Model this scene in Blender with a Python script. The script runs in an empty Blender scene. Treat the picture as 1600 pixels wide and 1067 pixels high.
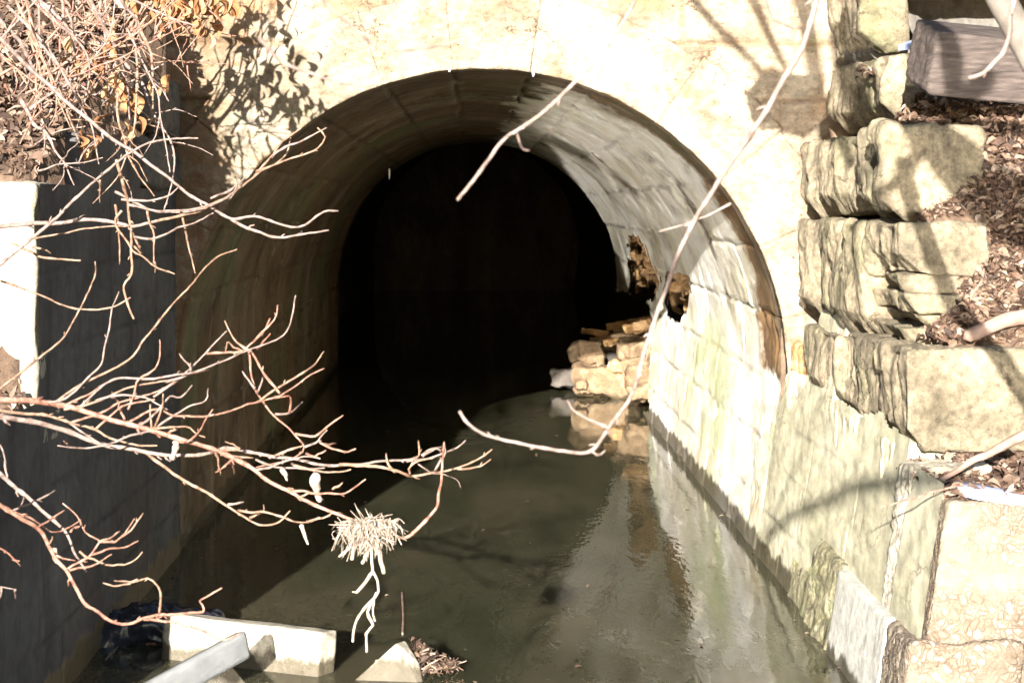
import bpy, math, random
import numpy as np
from mathutils import Vector, Matrix, Euler
random.seed(7); np.random.seed(7)
PI = math.pi
sc = bpy.context.scene
C = sc.collection

# ------------------------------------------------------------------ camera
# The layout below is written in survey units along the channel (y); finish() turns them into metres with K.
K = 0.70
FPX = 3600.0                                   # photo pixels (1600 wide) per unit slope in survey units
CAM = Vector((0, 0, 2.3))
cam_d = bpy.data.cameras.new('camera'); cam = bpy.data.objects.new('camera', cam_d); C.objects.link(cam)
cam_d.sensor_width = 36; cam_d.lens = FPX * K / 1600 * 36
cam_d.shift_x = (800 - 741) / 1600; cam_d.shift_y = -(533.5 - 320) / 1600
cam_d.clip_start = 0.05; cam_d.clip_end = 500
cam.location = CAM
cam.rotation_euler = Euler((PI / 2, 0, 0), 'XYZ')
cam_d.dof.use_dof = True; cam_d.dof.focus_distance = 13.5 * K; cam_d.dof.aperture_fstop = 9.5 * K
sc.camera = cam

def P(px, py, Y):
    """photo pixel + distance down the channel (survey units) -> point"""
    return Vector(((px - 741) / FPX * Y, Y, CAM.z + (320 - py) / FPX * Y))

# ------------------------------------------------------------------ light
SUN = Vector((0.15, 1.0, -0.205))                  # the way the light travels, survey units
SUNW = Vector((SUN.x, SUN.y * K, SUN.z)).normalized()
elev = math.asin(-SUNW.z)
w = bpy.data.worlds.new('World'); sc.world = w; w.use_nodes = True
nt = w.node_tree; bg = nt.nodes['Background']
sky = nt.nodes.new('ShaderNodeTexSky'); sky.sky_type = 'NISHITA'; sky.sun_disc = False
sky.sun_elevation = elev
sky.sun_rotation = math.atan2(-SUNW.x, -SUNW.y)
sky.altitude = 100; sky.dust_density = 0.6
nt.links.new(sky.outputs[0], bg.inputs[0]); bg.inputs[1].default_value = 0.05
sl = bpy.data.lights.new('sun', 'SUN'); so = bpy.data.objects.new('sun', sl); C.objects.link(so)
sl.energy = 5.0; sl.angle = math.radians(0.53); sl.color = (1.0, 0.94, 0.87)
so.rotation_euler = SUNW.to_track_quat('-Z', 'Y').to_euler(); so.location = (-3, -10, 12)
sc.view_settings.view_transform = 'Standard'; sc.view_settings.look = 'None'
sc.view_settings.exposure = 2.28; sc.view_settings.gamma = 1
cy = sc.cycles
cy.max_bounces = 7; cy.diffuse_bounces = 4; cy.glossy_bounces = 4; cy.transmission_bounces = 2
cy.caustics_reflective = True; cy.caustics_refractive = False; cy.blur_glossy = 0.0
cy.use_guiding = True; cy.use_surface_guiding = True; cy.guiding_training_samples = 128   # sun glitter off the water lights the vault
cy.sample_clamp_indirect = 0
cy.use_denoising = True
try: cy.denoiser = 'OPENIMAGEDENOISE'
except Exception: pass

# ------------------------------------------------------------------ noise in numpy
def _h(ix, iy, iz, seed):
    h = (ix * 374761393 + iy * 668265263 + iz * 1440662683 + seed * 974634777) & 0xffffffff
    h = ((h ^ (h >> 13)) * 1274126177) & 0xffffffff
    h = ((h ^ (h >> 16)) * 2246822519) & 0xffffffff
    return (h ^ (h >> 15)) / 4294967295.0
def vnoise(p, seed=0):
    p = np.asarray(p, float); i = np.floor(p).astype(np.int64); f = p - i; f = f * f * (3 - 2 * f)
    r = 0
    for dx in (0, 1):
        wx = f[..., 0] if dx else 1 - f[..., 0]
        for dy in (0, 1):
            wy = f[..., 1] if dy else 1 - f[..., 1]
            for dz in (0, 1):
                wz = f[..., 2] if dz else 1 - f[..., 2]
                r = r + wx * wy * wz * _h(i[..., 0] + dx, i[..., 1] + dy, i[..., 2] + dz, seed)
    return r * 2 - 1
def fbm(p, octv=4, seed=0, gain=0.5):
    p = np.asarray(p, float); a = 1; s = 0; t = 0
    for k in range(octv):
        s = s + a * vnoise(p * (2.03 ** k) + k * 17.3, seed + k); t += a; a *= gain
    return s / t
def ridged(p, octv=3, seed=0):
    a = 1; s = 0; t = 0
    for k in range(octv):
        s = s + a * (1 - np.abs(vnoise(p * (2.1 ** k) + k * 9.1, seed + k)) * 2); t += a; a *= .5
    return s / t
def cell3(p, seed=0):
    """worley: distance to nearest, difference to second, id"""
    p = np.asarray(p, float); i = np.floor(p).astype(np.int64)
    b1 = np.full(p.shape[:-1], 9.); b2 = b1.copy(); idn = b1 * 0
    for dx in (-1, 0, 1):
        for dy in (-1, 0, 1):
            for dz in (-1, 0, 1):
                c = i + np.array([dx, dy, dz])
                q = np.stack([c[..., k] + _h(c[..., 0], c[..., 1], c[..., 2], seed + 31 * k) for k in range(3)], -1)
                d = np.linalg.norm(p - q, axis=-1)
                idd = _h(c[..., 0], c[..., 1], c[..., 2], seed + 99)
                n = d < b1
                b2 = np.where(n, b1, np.minimum(b2, d)); idn = np.where(n, idd, idn); b1 = np.where(n, d, b1)
    return b1, b2 - b1, idn
def sstep(a, b, x):
    t = np.clip((x - a) / (b - a), 0, 1); return t * t * (3 - 2 * t)

# ------------------------------------------------------------------ mesh helpers
def tag(o, label=None, cat=None, group=None, kind=None):
    if label: o['label'] = label
    if cat: o['category'] = cat
    if group: o['group'] = group
    if kind: o['kind'] = kind
    return o
def empty(name, loc, label, cat, group=None):
    o = bpy.data.objects.new(name, None); C.objects.link(o); o.location = loc; o.empty_display_size = .1
    return tag(o, label, cat, group)
def mesh(name, V, F, m, parent=None, smooth=True, uv=None, attr=None):
    """V (n,3) world coordinates, F list of index tuples or (k,4) array"""
    V = np.asarray(V, float)
    off = Vector((0, 0, 0))
    if parent is not None:
        q = parent
        while q is not None: off += q.location; q = q.parent
        V = V - np.array(off)
    me = bpy.data.meshes.new(name)
    if isinstance(F, np.ndarray):
        me.vertices.add(len(V)); me.vertices.foreach_set('co', V.astype(np.float32).ravel())
        k = F.shape[1]; n = len(F)
        me.loops.add(n * k); me.loops.foreach_set('vertex_index', F.astype(np.int32).ravel())
        me.polygons.add(n); me.polygons.foreach_set('loop_start', np.arange(0, n * k, k, dtype=np.int32))
        try: me.polygons.foreach_set('loop_total', np.full(n, k, dtype=np.int32))
        except Exception: pass
        me.update(calc_edges=True); me.validate()
    else:
        me.from_pydata([tuple(v) for v in V], [], F); me.update()
    if smooth: me.polygons.foreach_set('use_smooth', np.ones(len(me.polygons), bool))
    if uv is not None:
        u = me.uv_layers.new(name='UVMap')
        li = np.zeros(len(me.loops), np.int32); me.loops.foreach_get('vertex_index', li)
        u.data.foreach_set('uv', np.asarray(uv, np.float32)[li].ravel())
    for an, av in (attr or {}).items():
        a = me.attributes.new(an, 'FLOAT', 'POINT'); a.data.foreach_set('value', np.asarray(av, np.float32).ravel())
    me.materials.append(m)
    o = bpy.data.objects.new(name, me); C.objects.link(o)
    if parent is not None: o.parent = parent
    return o
def gridfaces(nu, nv, mask=None, flip=False):
    i = np.arange(nu * nv).reshape(nu, nv)
    q = np.stack([i[:-1, :-1], i[1:, :-1], i[1:, 1:], i[:-1, 1:]], -1)
    if flip: q = q[..., ::-1]
    q = q.reshape(-1, 4)
    if mask is not None:
        mk = mask.reshape(-1); q = q[mk[q].all(axis=1)]
    return q

class MB:
    def __init__(s): s.V = []; s.F = []; s.A = []; s.n = 0
    def add(s, V, F, a=0.0):
        V = np.asarray(V, float); s.V.append(V)
        s.F += [tuple(int(j) + s.n for j in f) for f in F]; s.n += len(V)
        s.A.append(np.full(len(V), a) if np.isscalar(a) else np.asarray(a))
    def build(s, name, m, parent=None, smooth=True, origin=None):
        V = np.concatenate(s.V)
        o = mesh(name, V, s.F, m, parent, smooth, attr={'rnd': np.concatenate(s.A)})
        if origin is not None and parent is None:
            t = np.array(origin); co = V - t
            o.data.vertices.foreach_set('co', co.astype(np.float32).ravel()); o.location = origin; o.data.update()
        return o
def smooth_line(pts, step):
    """Catmull-Rom through pts (n,k), resampled"""
    pts = np.asarray(pts, float)
    if len(pts) < 3:
        n = max(2, int(np.linalg.norm((pts[-1] - pts[0])[:3]) / step) + 1)
        return pts[0] + (pts[-1] - pts[0]) * np.linspace(0, 1, n)[:, None]
    p = np.vstack([2 * pts[0] - pts[1], pts, 2 * pts[-1] - pts[-2]]); out = []
    for i in range(1, len(p) - 2):
        n = max(2, int(np.linalg.norm((p[i + 1] - p[i])[:3]) / step))
        t = np.linspace(0, 1, n, endpoint=False)[:, None]
        a, b, c, d = p[i - 1], p[i], p[i + 1], p[i + 2]
        out.append(.5 * (2 * b + (c - a) * t + (2 * a - 5 * b + 4 * c - d) * t ** 2 + (3 * b - a - 3 * c + d) * t ** 3))
    return np.vstack(out + [pts[-1:]])
def tube_geo(pts, rad, sides=6, seed=0, knots=0.12):
    pts = np.asarray(pts, float); rad = np.asarray(rad, float); n = len(pts)
    t = np.gradient(pts, axis=0); t /= np.linalg.norm(t, axis=1)[:, None] + 1e-9
    up = np.array([0.3, 0.9, 0.2]); V = []
    rg = np.random.RandomState(seed)
    rr = rad * (1 + knots * (rg.rand(n) - .4) + (rg.rand(n) < .10) * knots * 2.2)
    a = np.cross(t, up); a /= np.linalg.norm(a, axis=1)[:, None] + 1e-9; b = np.cross(t, a)
    ang = np.arange(sides) / sides * 2 * PI
    ring = a[:, None, :] * np.cos(ang)[None, :, None] + b[:, None, :] * np.sin(ang)[None, :, None]
    V = (pts[:, None, :] + ring * rr[:, None, None]).reshape(-1, 3)
    F = []
    for i in range(n - 1):
        for k in range(sides):
            k2 = (k + 1) % sides; F.append((i * sides + k, i * sides + k2, (i + 1) * sides + k2, (i + 1) * sides + k))
    V = np.vstack([V, pts[0] - t[0] * rad[0] * .5, pts[-1] + t[-1] * rad[-1] * .8]); m = n * sides
    for k in range(sides):
        F.append((m, (k + 1) % sides, k)); F.append((m + 1, (n - 1) * sides + k, (n - 1) * sides + (k + 1) % sides))
    return V, F

def rbox(lo, hi, res, rnd, disp):
    """box with gridded faces, rounded edges (rnd) and displacement disp(P, N)->scalar; returns V, F"""
    lo = np.array(lo, float); hi = np.array(hi, float)
    Vs = []; Fs = []; n = 0; axes = [(0, 1, 2), (1, 2, 0), (2, 0, 1)]
    k = [max(2, int((hi[i] - lo[i]) / res) + 1) for i in range(3)]
    for (a, b, c) in axes:
        for side in (0, 1):
            u = np.linspace(lo[a], hi[a], k[a]); v = np.linspace(lo[b], hi[b], k[b])
            U, W = np.meshgrid(u, v, indexing='ij'); Q = np.zeros(U.shape + (3,))
            Q[..., a] = U; Q[..., b] = W; Q[..., c] = hi[c] if side else lo[c]
            Vs.append(Q.reshape(-1, 3)); Fs.append(gridfaces(k[a], k[b], flip=(side == 0)) + n); n += U.size
    V = np.vstack(Vs); F = np.vstack(Fs)
    key = np.round((V - lo) / (res * .01)).astype(np.int64)
    _, idx, inv = np.unique(key, axis=0, return_index=True, return_inverse=True); inv = inv.ravel()
    V = V[idx]; F = inv[F]
    inner = np.clip(V, lo + rnd, hi - rnd); d = V - inner; L = np.linalg.norm(d, axis=1)[:, None]
    N = d / np.maximum(L, 1e-9)
    V = inner + N * rnd
    V = V + N * np.asarray(disp(V, N))[:, None]
    return V, F

# ------------------------------------------------------------------ materials
def newmat(name):
    m = bpy.data.materials.new(name); m.use_nodes = True
    return m, m.node_tree, m.node_tree.nodes['Principled BSDF']
def N(nt, t, **kw):
    n = nt.nodes.new(t)
    for k, v in kw.items(): setattr(n, k, v)
    return n
def coords(nt, src, scale=(1, 1, 1), loc=(0, 0, 0)):
    mp = N(nt, 'ShaderNodeMapping'); mp.inputs['Scale'].default_value = scale; mp.inputs['Location'].default_value = loc
    nt.links.new(src, mp.inputs[0]); return mp.outputs[0]
def noise(nt, vec, sc_, det=6, rough=.6, dist=0.0):
    n = N(nt, 'ShaderNodeTexNoise'); n.inputs['Scale'].default_value = sc_; n.inputs['Detail'].default_value = det
    n.inputs['Roughness'].default_value = rough; n.inputs['Distortion'].default_value = dist
    nt.links.new(vec, n.inputs['Vector']); return n.outputs['Fac']
def ramp(nt, fac, stops):
    r = N(nt, 'ShaderNodeValToRGB'); e = r.color_ramp.elements
    while len(e) < len(stops): e.new(0.5)
    for i, (p, c) in enumerate(stops):
        e[i].position = p; e[i].color = (c[0], c[1], c[2], 1) if not np.isscalar(c) else (c, c, c, 1)
    nt.links.new(fac, r.inputs[0]); return r.outputs[0]
def mix(nt, f, a, b, mode='MIX'):
    n = N(nt, 'ShaderNodeMixRGB', blend_type=mode)
    for s, v in zip(n.inputs, (f, a, b)):
        if hasattr(v, 'node'): nt.links.new(v, s)
        elif np.isscalar(v): s.default_value = v
        else: s.default_value = (v[0], v[1], v[2], 1)
    return n.outputs[0]
def math_(nt, op, a, b=0.0):
    n = N(nt, 'ShaderNodeMath', operation=op)
    for s, v in zip(n.inputs, (a, b)):
        if hasattr(v, 'node'): nt.links.new(v, s)
        else: s.default_value = v
    return n.outputs[0]
def stone_mat(name, cols, sc_=2.0, stretch=(1, 1, 1), uv=False, stains=(), speck=0.32, bump=0.35, bscale=28, bdist=0.02,
              rough=.85, wetcol=(.045, .035, .018), dirt_shade=(0.03, 0.025, 0.02), dirt_shade_amt=0.85, wet=None, pits=0.0, spec=.3, cracks=0.0, crack_scale=2.2, pale=None):
    m, nt, b = newmat(name)
    tc = N(nt, 'ShaderNodeTexCoord'); geo = N(nt, 'ShaderNodeNewGeometry')
    src = tc.outputs['UV'] if uv else geo.outputs['Position']
    v = coords(nt, src, stretch)
    n1 = noise(nt, v, sc_, 8, .62, .3)
    k = len(cols)
    col = ramp(nt, n1, [(0.30 + .42 * i / (k - 1), c) for i, c in enumerate(cols)])
    n2 = noise(nt, v, sc_ * 9, 6, .7)
    col = mix(nt, 1.0, col, ramp(nt, n2, [(.32, 1 - speck), (.66, 1 + speck * .6)]), 'MULTIPLY')
    for (c, s_, st, lo, hi, amt, ofs) in stains:
        vs = coords(nt, src, st, (ofs, ofs * .7, ofs * 1.3))
        f = ramp(nt, noise(nt, vs, s_, 7, .62, .4), [(lo, 0.0), (hi, 1.0)])
        col = mix(nt, math_(nt, 'MULTIPLY', f, amt), col, c)
    if pits:
        vo = N(nt, 'ShaderNodeTexNoise'); vo.inputs['Scale'].default_value = 34; vo.inputs['Detail'].default_value = 3
        nt.links.new(coords(nt, src, (1, 1, 1.6)), vo.inputs['Vector'])
        f = ramp(nt, vo.outputs['Fac'], [(.66, 0.0), (.72, 1.0)])
        col = mix(nt, math_(nt, 'MULTIPLY', f, pits), col, (cols[0][0] * .35, cols[0][1] * .28, cols[0][2] * .2))
    if cracks:
        dn = N(nt, 'ShaderNodeTexNoise'); dn.inputs['Scale'].default_value = 3.0; dn.inputs['Detail'].default_value = 8; dn.inputs['Roughness'].default_value = .65; nt.links.new(src, dn.inputs['Vector'])
        va = N(nt, 'ShaderNodeVectorMath', operation='MULTIPLY_ADD'); va.inputs[1].default_value = (.55, .55, .55); nt.links.new(dn.outputs['Color'], va.inputs[0]); nt.links.new(coords(nt, src, (1, 1, 1.5)), va.inputs[2])
        ve = N(nt, 'ShaderNodeTexVoronoi', feature='DISTANCE_TO_EDGE'); ve.inputs['Scale'].default_value = crack_scale; nt.links.new(va.outputs[0], ve.inputs['Vector'])
        f = ramp(nt, ve.outputs['Distance'], [(.004, 1.0), (.020, 0.0)])
        mk = ramp(nt, noise(nt, coords(nt, src, (1, 1, 1), (4, 9, 2)), 1.7, 5, .6), [(.50, 0.0), (.60, 1.0)])
        col = mix(nt, math_(nt, 'MULTIPLY', math_(nt, 'MULTIPLY', f, mk), cracks), col, (cols[0][0] * .3, cols[0][1] * .22, cols[0][2] * .16))
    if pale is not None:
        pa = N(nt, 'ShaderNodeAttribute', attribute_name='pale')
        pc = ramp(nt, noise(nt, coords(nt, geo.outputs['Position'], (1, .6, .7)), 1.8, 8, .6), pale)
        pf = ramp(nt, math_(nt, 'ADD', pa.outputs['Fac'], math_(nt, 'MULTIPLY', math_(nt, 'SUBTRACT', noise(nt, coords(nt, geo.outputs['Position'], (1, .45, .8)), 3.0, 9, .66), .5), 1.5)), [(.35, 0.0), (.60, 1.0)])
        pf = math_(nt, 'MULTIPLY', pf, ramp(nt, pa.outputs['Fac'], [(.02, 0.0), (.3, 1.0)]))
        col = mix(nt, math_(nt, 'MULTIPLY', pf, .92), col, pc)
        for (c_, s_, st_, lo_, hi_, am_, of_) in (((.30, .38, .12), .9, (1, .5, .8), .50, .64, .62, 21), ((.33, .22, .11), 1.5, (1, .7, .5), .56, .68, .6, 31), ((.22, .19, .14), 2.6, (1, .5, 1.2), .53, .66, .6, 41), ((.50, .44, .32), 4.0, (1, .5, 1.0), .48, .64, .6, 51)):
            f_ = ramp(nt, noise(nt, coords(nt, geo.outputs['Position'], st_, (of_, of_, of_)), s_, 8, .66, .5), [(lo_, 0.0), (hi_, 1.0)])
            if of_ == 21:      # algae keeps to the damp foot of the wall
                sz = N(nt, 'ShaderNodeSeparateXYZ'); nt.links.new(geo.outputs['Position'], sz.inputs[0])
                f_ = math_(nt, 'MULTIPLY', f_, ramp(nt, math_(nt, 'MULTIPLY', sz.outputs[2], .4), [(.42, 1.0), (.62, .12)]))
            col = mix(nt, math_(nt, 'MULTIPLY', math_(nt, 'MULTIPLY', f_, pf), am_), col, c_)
    at = N(nt, 'ShaderNodeAttribute', attribute_name='dirt_shade')
    nd = noise(nt, geo.outputs['Position'], 14, 5, .7)
    dm = math_(nt, 'MULTIPLY', at.outputs['Fac'], ramp(nt, nd, [(.30, .25), (.55, 1.0)]))
    col = mix(nt, math_(nt, 'MULTIPLY', dm, dirt_shade_amt), col, dirt_shade)
    rgh = rough
    if wet is not None:
        sep = N(nt, 'ShaderNodeSeparateXYZ'); nt.links.new(geo.outputs['Position'], sep.inputs[0])
        nz = noise(nt, coords(nt, geo.outputs['Position'], (3, 3, 1)), 2.2, 6, .7)
        zz = math_(nt, 'ADD', sep.outputs[2], math_(nt, 'MULTIPLY', math_(nt, 'SUBTRACT', nz, .5), -.22))
        f = ramp(nt, zz, [(wet, 1.0), (wet + .03, 0.0)])
        col = mix(nt, math_(nt, 'MULTIPLY', f, .85), col, wetcol)
        rr = mix(nt, f, (rough,) * 3, (.35,) * 3); nt.links.new(rr, b.inputs['Roughness'])
    else: b.inputs['Roughness'].default_value = rough
    nt.links.new(col, b.inputs['Base Color'])
    b.inputs['Specular IOR Level'].default_value = spec
    nb = noise(nt, coords(nt, src, stretch), bscale, 8, .72)
    nb2 = noise(nt, coords(nt, src, stretch), bscale * .2, 6, .6)
    h = math_(nt, 'ADD', nb, math_(nt, 'MULTIPLY', nb2, 1.5))
    bp = N(nt, 'ShaderNodeBump'); bp.inputs['Strength'].default_value = bump; bp.inputs['Distance'].default_value = bdist
    nt.links.new(h, bp.inputs['Height']); nt.links.new(bp.outputs[0], b.inputs['Normal'])
    return m

GREEN = (.20, .25, .07); RUST = (.27, .15, .07)
M_lime = stone_mat('pale_limestone', [(.150, .112, .072), (.262, .215, .153), (.345, .30, .232)], 2.4, (1, 1, 1.3), pits=.9, bump=.9, bscale=24, speck=.45, cracks=.95, crack_scale=2.8, dirt_shade=(.16, .095, .05),
                   stains=[(RUST, 1.3, (1, 1, 1.6), .54, .68, .75, 3.1), ((.16, .11, .07), 4.5, (1, 1, 2.5), .60, .70, .7, 5.7), ((.15, .17, .06), 1.4, (1, 1, 1.6), .58, .70, .6, 8.2), ((.38, .34, .27), 1.2, (1, 1, 1.2), .52, .66, .7, 12.2)])
M_ash = stone_mat('weathered_sandstone', [(.095, .078, .050), (.195, .162, .108), (.30, .245, .16)], 3.0, (1, 1, .9), bump=1.0, bscale=30, speck=.5, pits=.5, cracks=.8, crack_scale=1.8,
                  stains=[((.105, .115, .045), 1.8, (1, 1, .5), .53, .70, .55, 5.), ((.05, .035, .02), 3.5, (1, 1, 1.2), .60, .70, .6, 15.), ((.27, .20, .11), 1.0, (.7, .7, .7), .58, .7, .6, 1.)])
M_shade = stone_mat('shade_dark_stone', [(.05, .045, .04), (.12, .11, .095), (.19, .17, .145)], 2.5, bump=.6)  # darker stone for the shadowed blocks, their shade put into the colour
M_wing = stone_mat('smoothed_render', [(.30, .28, .19), (.42, .39, .27), (.54, .51, .38)], 1.7, (.9, .40, .8), bump=.09, cracks=.7, bscale=34, bdist=.012,
                   stains=[((.27, .32, .14), 0.8, (.6, .5, .6), .50, .68, .45, 2.2), ((.60, .56, .44), 1.1, (1, 1, .7), .55, .68, .5, 9.2),
                           ((.16, .15, .10), 4., (1, 1.3, .8), .60, .70, .5, 4.4)], wet=.10, dirt_shade_amt=.9)
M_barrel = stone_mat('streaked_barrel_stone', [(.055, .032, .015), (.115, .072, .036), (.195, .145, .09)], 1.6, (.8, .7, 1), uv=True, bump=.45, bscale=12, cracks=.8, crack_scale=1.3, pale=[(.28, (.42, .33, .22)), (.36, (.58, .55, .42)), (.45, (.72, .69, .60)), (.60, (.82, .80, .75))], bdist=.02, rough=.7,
                     stains=[((.22, .18, .125), 1.4, (.45, 1.1, 1), .52, .68, .7, 2.), ((.085, .115, .045), .9, (.6, .8, 1), .50, .64, .7, 7.),
                             ((.20, .10, .035), 1.0, (.5, .8, 1), .54, .66, .6, 12.), ((.05, .04, .03), 2.4, (.4, 1.3, 1), .57, .68, .65, 17.), ((.26, .22, .16), 6., (.22, 1.3, 1), .56, .68, .5, 27.)], wet=.11)
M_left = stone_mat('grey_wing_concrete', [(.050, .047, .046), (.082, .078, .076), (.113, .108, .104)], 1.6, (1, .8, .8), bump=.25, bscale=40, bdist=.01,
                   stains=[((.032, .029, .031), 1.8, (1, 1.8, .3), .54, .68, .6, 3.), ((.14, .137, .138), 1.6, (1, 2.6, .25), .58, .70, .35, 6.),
                           ((.08, .055, .045), .8, (1, 1, .5), .56, .66, .5, 8.)], wet=.13, wetcol=(.115, .085, .042), dirt_shade=(.012, .011, .010))
M_conc = stone_mat('pale_concrete', [(.25, .225, .17), (.34, .305, .235), (.40, .365, .29)], 3.0, bump=.6, wet=.06,
                   stains=[((.17, .14, .09), 2.5, (1, 1, 1), .54, .68, .65, 3.), ((.10, .085, .055), 7., (1, 1, 1.5), .60, .70, .6, 8.)])
M_slab = stone_mat('smooth_grey_slab', [(.36, .35, .31), (.44, .43, .38), (.50, .49, .44)], 2.0, bump=.15, wet=.04)
M_moss = stone_mat('mossy_rubble_concrete', [(.09, .08, .045), (.24, .22, .13), (.42, .38, .26)], 6.0, bump=.8, bscale=30, bdist=.03,
                   stains=[((.34, .33, .05), 8., (1, 1, 1), .60, .68, .8, 3.), ((.10, .13, .05), 4., (1, 1, 1), .55, .66, .7, 6.)])
M_brick = stone_mat('broken_brown_stone', [(.22, .12, .045), (.42, .25, .11), (.52, .37, .21)], 4.0, (1, 1, 3), bump=.7, bscale=20, bdist=.03)
M_rubble = stone_mat('rubble_stone', [(.075, .048, .025), (.17, .115, .065), (.27, .20, .125)], 4.0, bump=.6,
                     stains=[((.10, .07, .04), 3., (1, 1, 1), .56, .66, .7, 3.)], wet=.03)
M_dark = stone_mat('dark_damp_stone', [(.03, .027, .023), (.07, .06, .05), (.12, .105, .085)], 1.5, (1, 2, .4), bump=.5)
M_soil = stone_mat('humus_soil', [(.07, .045, .03), (.13, .085, .055), (.19, .13, .085)], 9., bump=.8, bscale=60)

def aggregate_mat():
    m, nt, b = newmat('exposed_aggregate_concrete')
    geo = N(nt, 'ShaderNodeNewGeometry'); src = geo.outputs['Position']
    dn = N(nt, 'ShaderNodeTexNoise'); dn.inputs['Scale'].default_value = 9; dn.inputs['Detail'].default_value = 4; nt.links.new(src, dn.inputs['Vector'])
    va = N(nt, 'ShaderNodeVectorMath', operation='MULTIPLY_ADD'); va.inputs[1].default_value = (.14, .14, .14); nt.links.new(dn.outputs['Color'], va.inputs[0]); nt.links.new(src, va.inputs[2]); src = va.outputs[0]
    vo = N(nt, 'ShaderNodeTexVoronoi'); vo.inputs['Scale'].default_value = 31; nt.links.new(src, vo.inputs['Vector'])
    ve = N(nt, 'ShaderNodeTexVoronoi', feature='DISTANCE_TO_EDGE'); ve.inputs['Scale'].default_value = 31; nt.links.new(src, ve.inputs['Vector'])
    peb = ramp(nt, vo.outputs['Color'], [(0.1, (.105, .078, .05)), (.5, (.165, .132, .095)), (.9, (.225, .195, .155))])
    f = ramp(nt, ve.outputs['Distance'], [(.0, 0.0), (.22, 1.0)])
    keep = ramp(nt, noise(nt, src, 3.0, 4), [(.38, 0.0), (.55, 1.0)])
    mort = ramp(nt, noise(nt, src, 9, 6), [(.3, (.095, .062, .038)), (.7, (.15, .11, .075))])
    pl = ramp(nt, noise(nt, src, 5, 7), [(.3, (.115, .09, .062)), (.7, (.18, .15, .11))])
    col = mix(nt, f, mort, peb); col = mix(nt, keep, pl, col)
    nt.links.new(col, b.inputs['Base Color']); b.inputs['Roughness'].default_value = .8
    h = math_(nt, 'ADD', math_(nt, 'MULTIPLY', f, keep), math_(nt, 'MULTIPLY', noise(nt, src, 40, 6), .5))
    bp = N(nt, 'ShaderNodeBump'); bp.inputs['Strength'].default_value = .6; bp.inputs['Distance'].default_value = .012
    nt.links.new(h, bp.inputs['Height']); nt.links.new(bp.outputs[0], b.inputs['Normal'])
    return m
M_agg = aggregate_mat()

def simple_mat(name, cols, sc_=20, stretch=(1, 1, 1), rough=.7, bump=.2, rnd=False, trans=0.0, spec=.3, obj=False):
    m, nt, b = newmat(name)
    geo = N(nt, 'ShaderNodeNewGeometry')
    v = coords(nt, geo.outputs['Position'], stretch)
    n = noise(nt, v, sc_, 5, .6)
    if rnd:
        at = N(nt, 'ShaderNodeAttribute', attribute_name='rnd')
        n = math_(nt, 'ADD', math_(nt, 'MULTIPLY', at.outputs['Fac'], .75), math_(nt, 'MULTIPLY', n, .25))
        k = len(cols); col = ramp(nt, n, [(.08 + .84 * i / (k - 1), c) for i, c in enumerate(cols)])
    else:
        k = len(cols); col = ramp(nt, n, [(.3 + .4 * i / (k - 1), c) for i, c in enumerate(cols)])
    nt.links.new(col, b.inputs['Base Color']); b.inputs['Roughness'].default_value = rough
    b.inputs['Specular IOR Level'].default_value = spec
    if bump:
        bp = N(nt, 'ShaderNodeBump'); bp.inputs['Strength'].default_value = bump; bp.inputs['Distance'].default_value = .004
        nt.links.new(noise(nt, v, sc_ * 3, 4), bp.inputs['Height']); nt.links.new(bp.outputs[0], b.inputs['Normal'])
    if trans:
        tr = N(nt, 'ShaderNodeBsdfTranslucent'); nt.links.new(col, tr.inputs[0]); mx = N(nt, 'ShaderNodeMixShader')
        mx.inputs[0].default_value = trans; out = nt.nodes['Material Output']
        nt.links.new(b.outputs[0], mx.inputs[1]); nt.links.new(tr.outputs[0], mx.inputs[2]); nt.links.new(mx.outputs[0], out.inputs[0])
    return m
M_twig = simple_mat('tan_twig_bark', [(.07, .035, .022), (.19, .115, .075), (.30, .215, .155)], 34, (1, 1, 1), rough=.55, bump=.8)
M_red = simple_mat('reddish_twig_bark', [(.08, .03, .02), (.21, .105, .072), (.32, .215, .165)], 34, (1, 1, 1), rough=.5, bump=.8)
M_grey = simple_mat('grey_twig_bark', [(.07, .045, .036), (.18, .13, .108), (.27, .215, .19)], 34, (1, 1, 1), rough=.5, bump=.8)
M_dry = simple_mat('dry_leaf', [(.20, .08, .03), (.34, .165, .07), (.46, .29, .15)], 30, rnd=True, trans=.25, bump=0)
M_husk = simple_mat('bleached_husk', [(.22, .17, .125), (.36, .30, .24)], 30, rough=.6)
M_litter = simple_mat('fallen_leaves', [(.018, .011, .008), (.046, .026, .017), (.09, .053, .034), (.14, .095, .065), (.28, .22, .17)], 30, rnd=True, bump=0)
M_wood = simple_mat('weathered_timber', [(.022, .017, .014), (.052, .040, .034), (.085, .068, .058)], 6, (1.2, 5, 9), rough=.8, bump=.8)
M_log = simple_mat('dead_wood', [(.12, .07, .05), (.20, .13, .10), (.27, .19, .15)], 12, rough=.7)
M_limb = simple_mat('grey_limb_bark', [(.055, .045, .036), (.10, .086, .070), (.145, .13, .108)], 10, rough=.7, bump=.5)
M_pipe = simple_mat('grey_pipe', [(.12, .125, .125), (.155, .16, .158), (.18, .185, .18)], 7, rough=.45)
M_snow = simple_mat('old_snow', [(.20, .24, .38), (.27, .31, .45)], 30, rough=.4, bump=.5)
M_ice = simple_mat('ice', [(.75, .78, .8), (.85, .87, .9)], 30, rough=.15)
M_plastic = simple_mat('black_plastic', [(.012, .013, .018), (.03, .032, .042)], 12, rough=.22, spec=.5)

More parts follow.
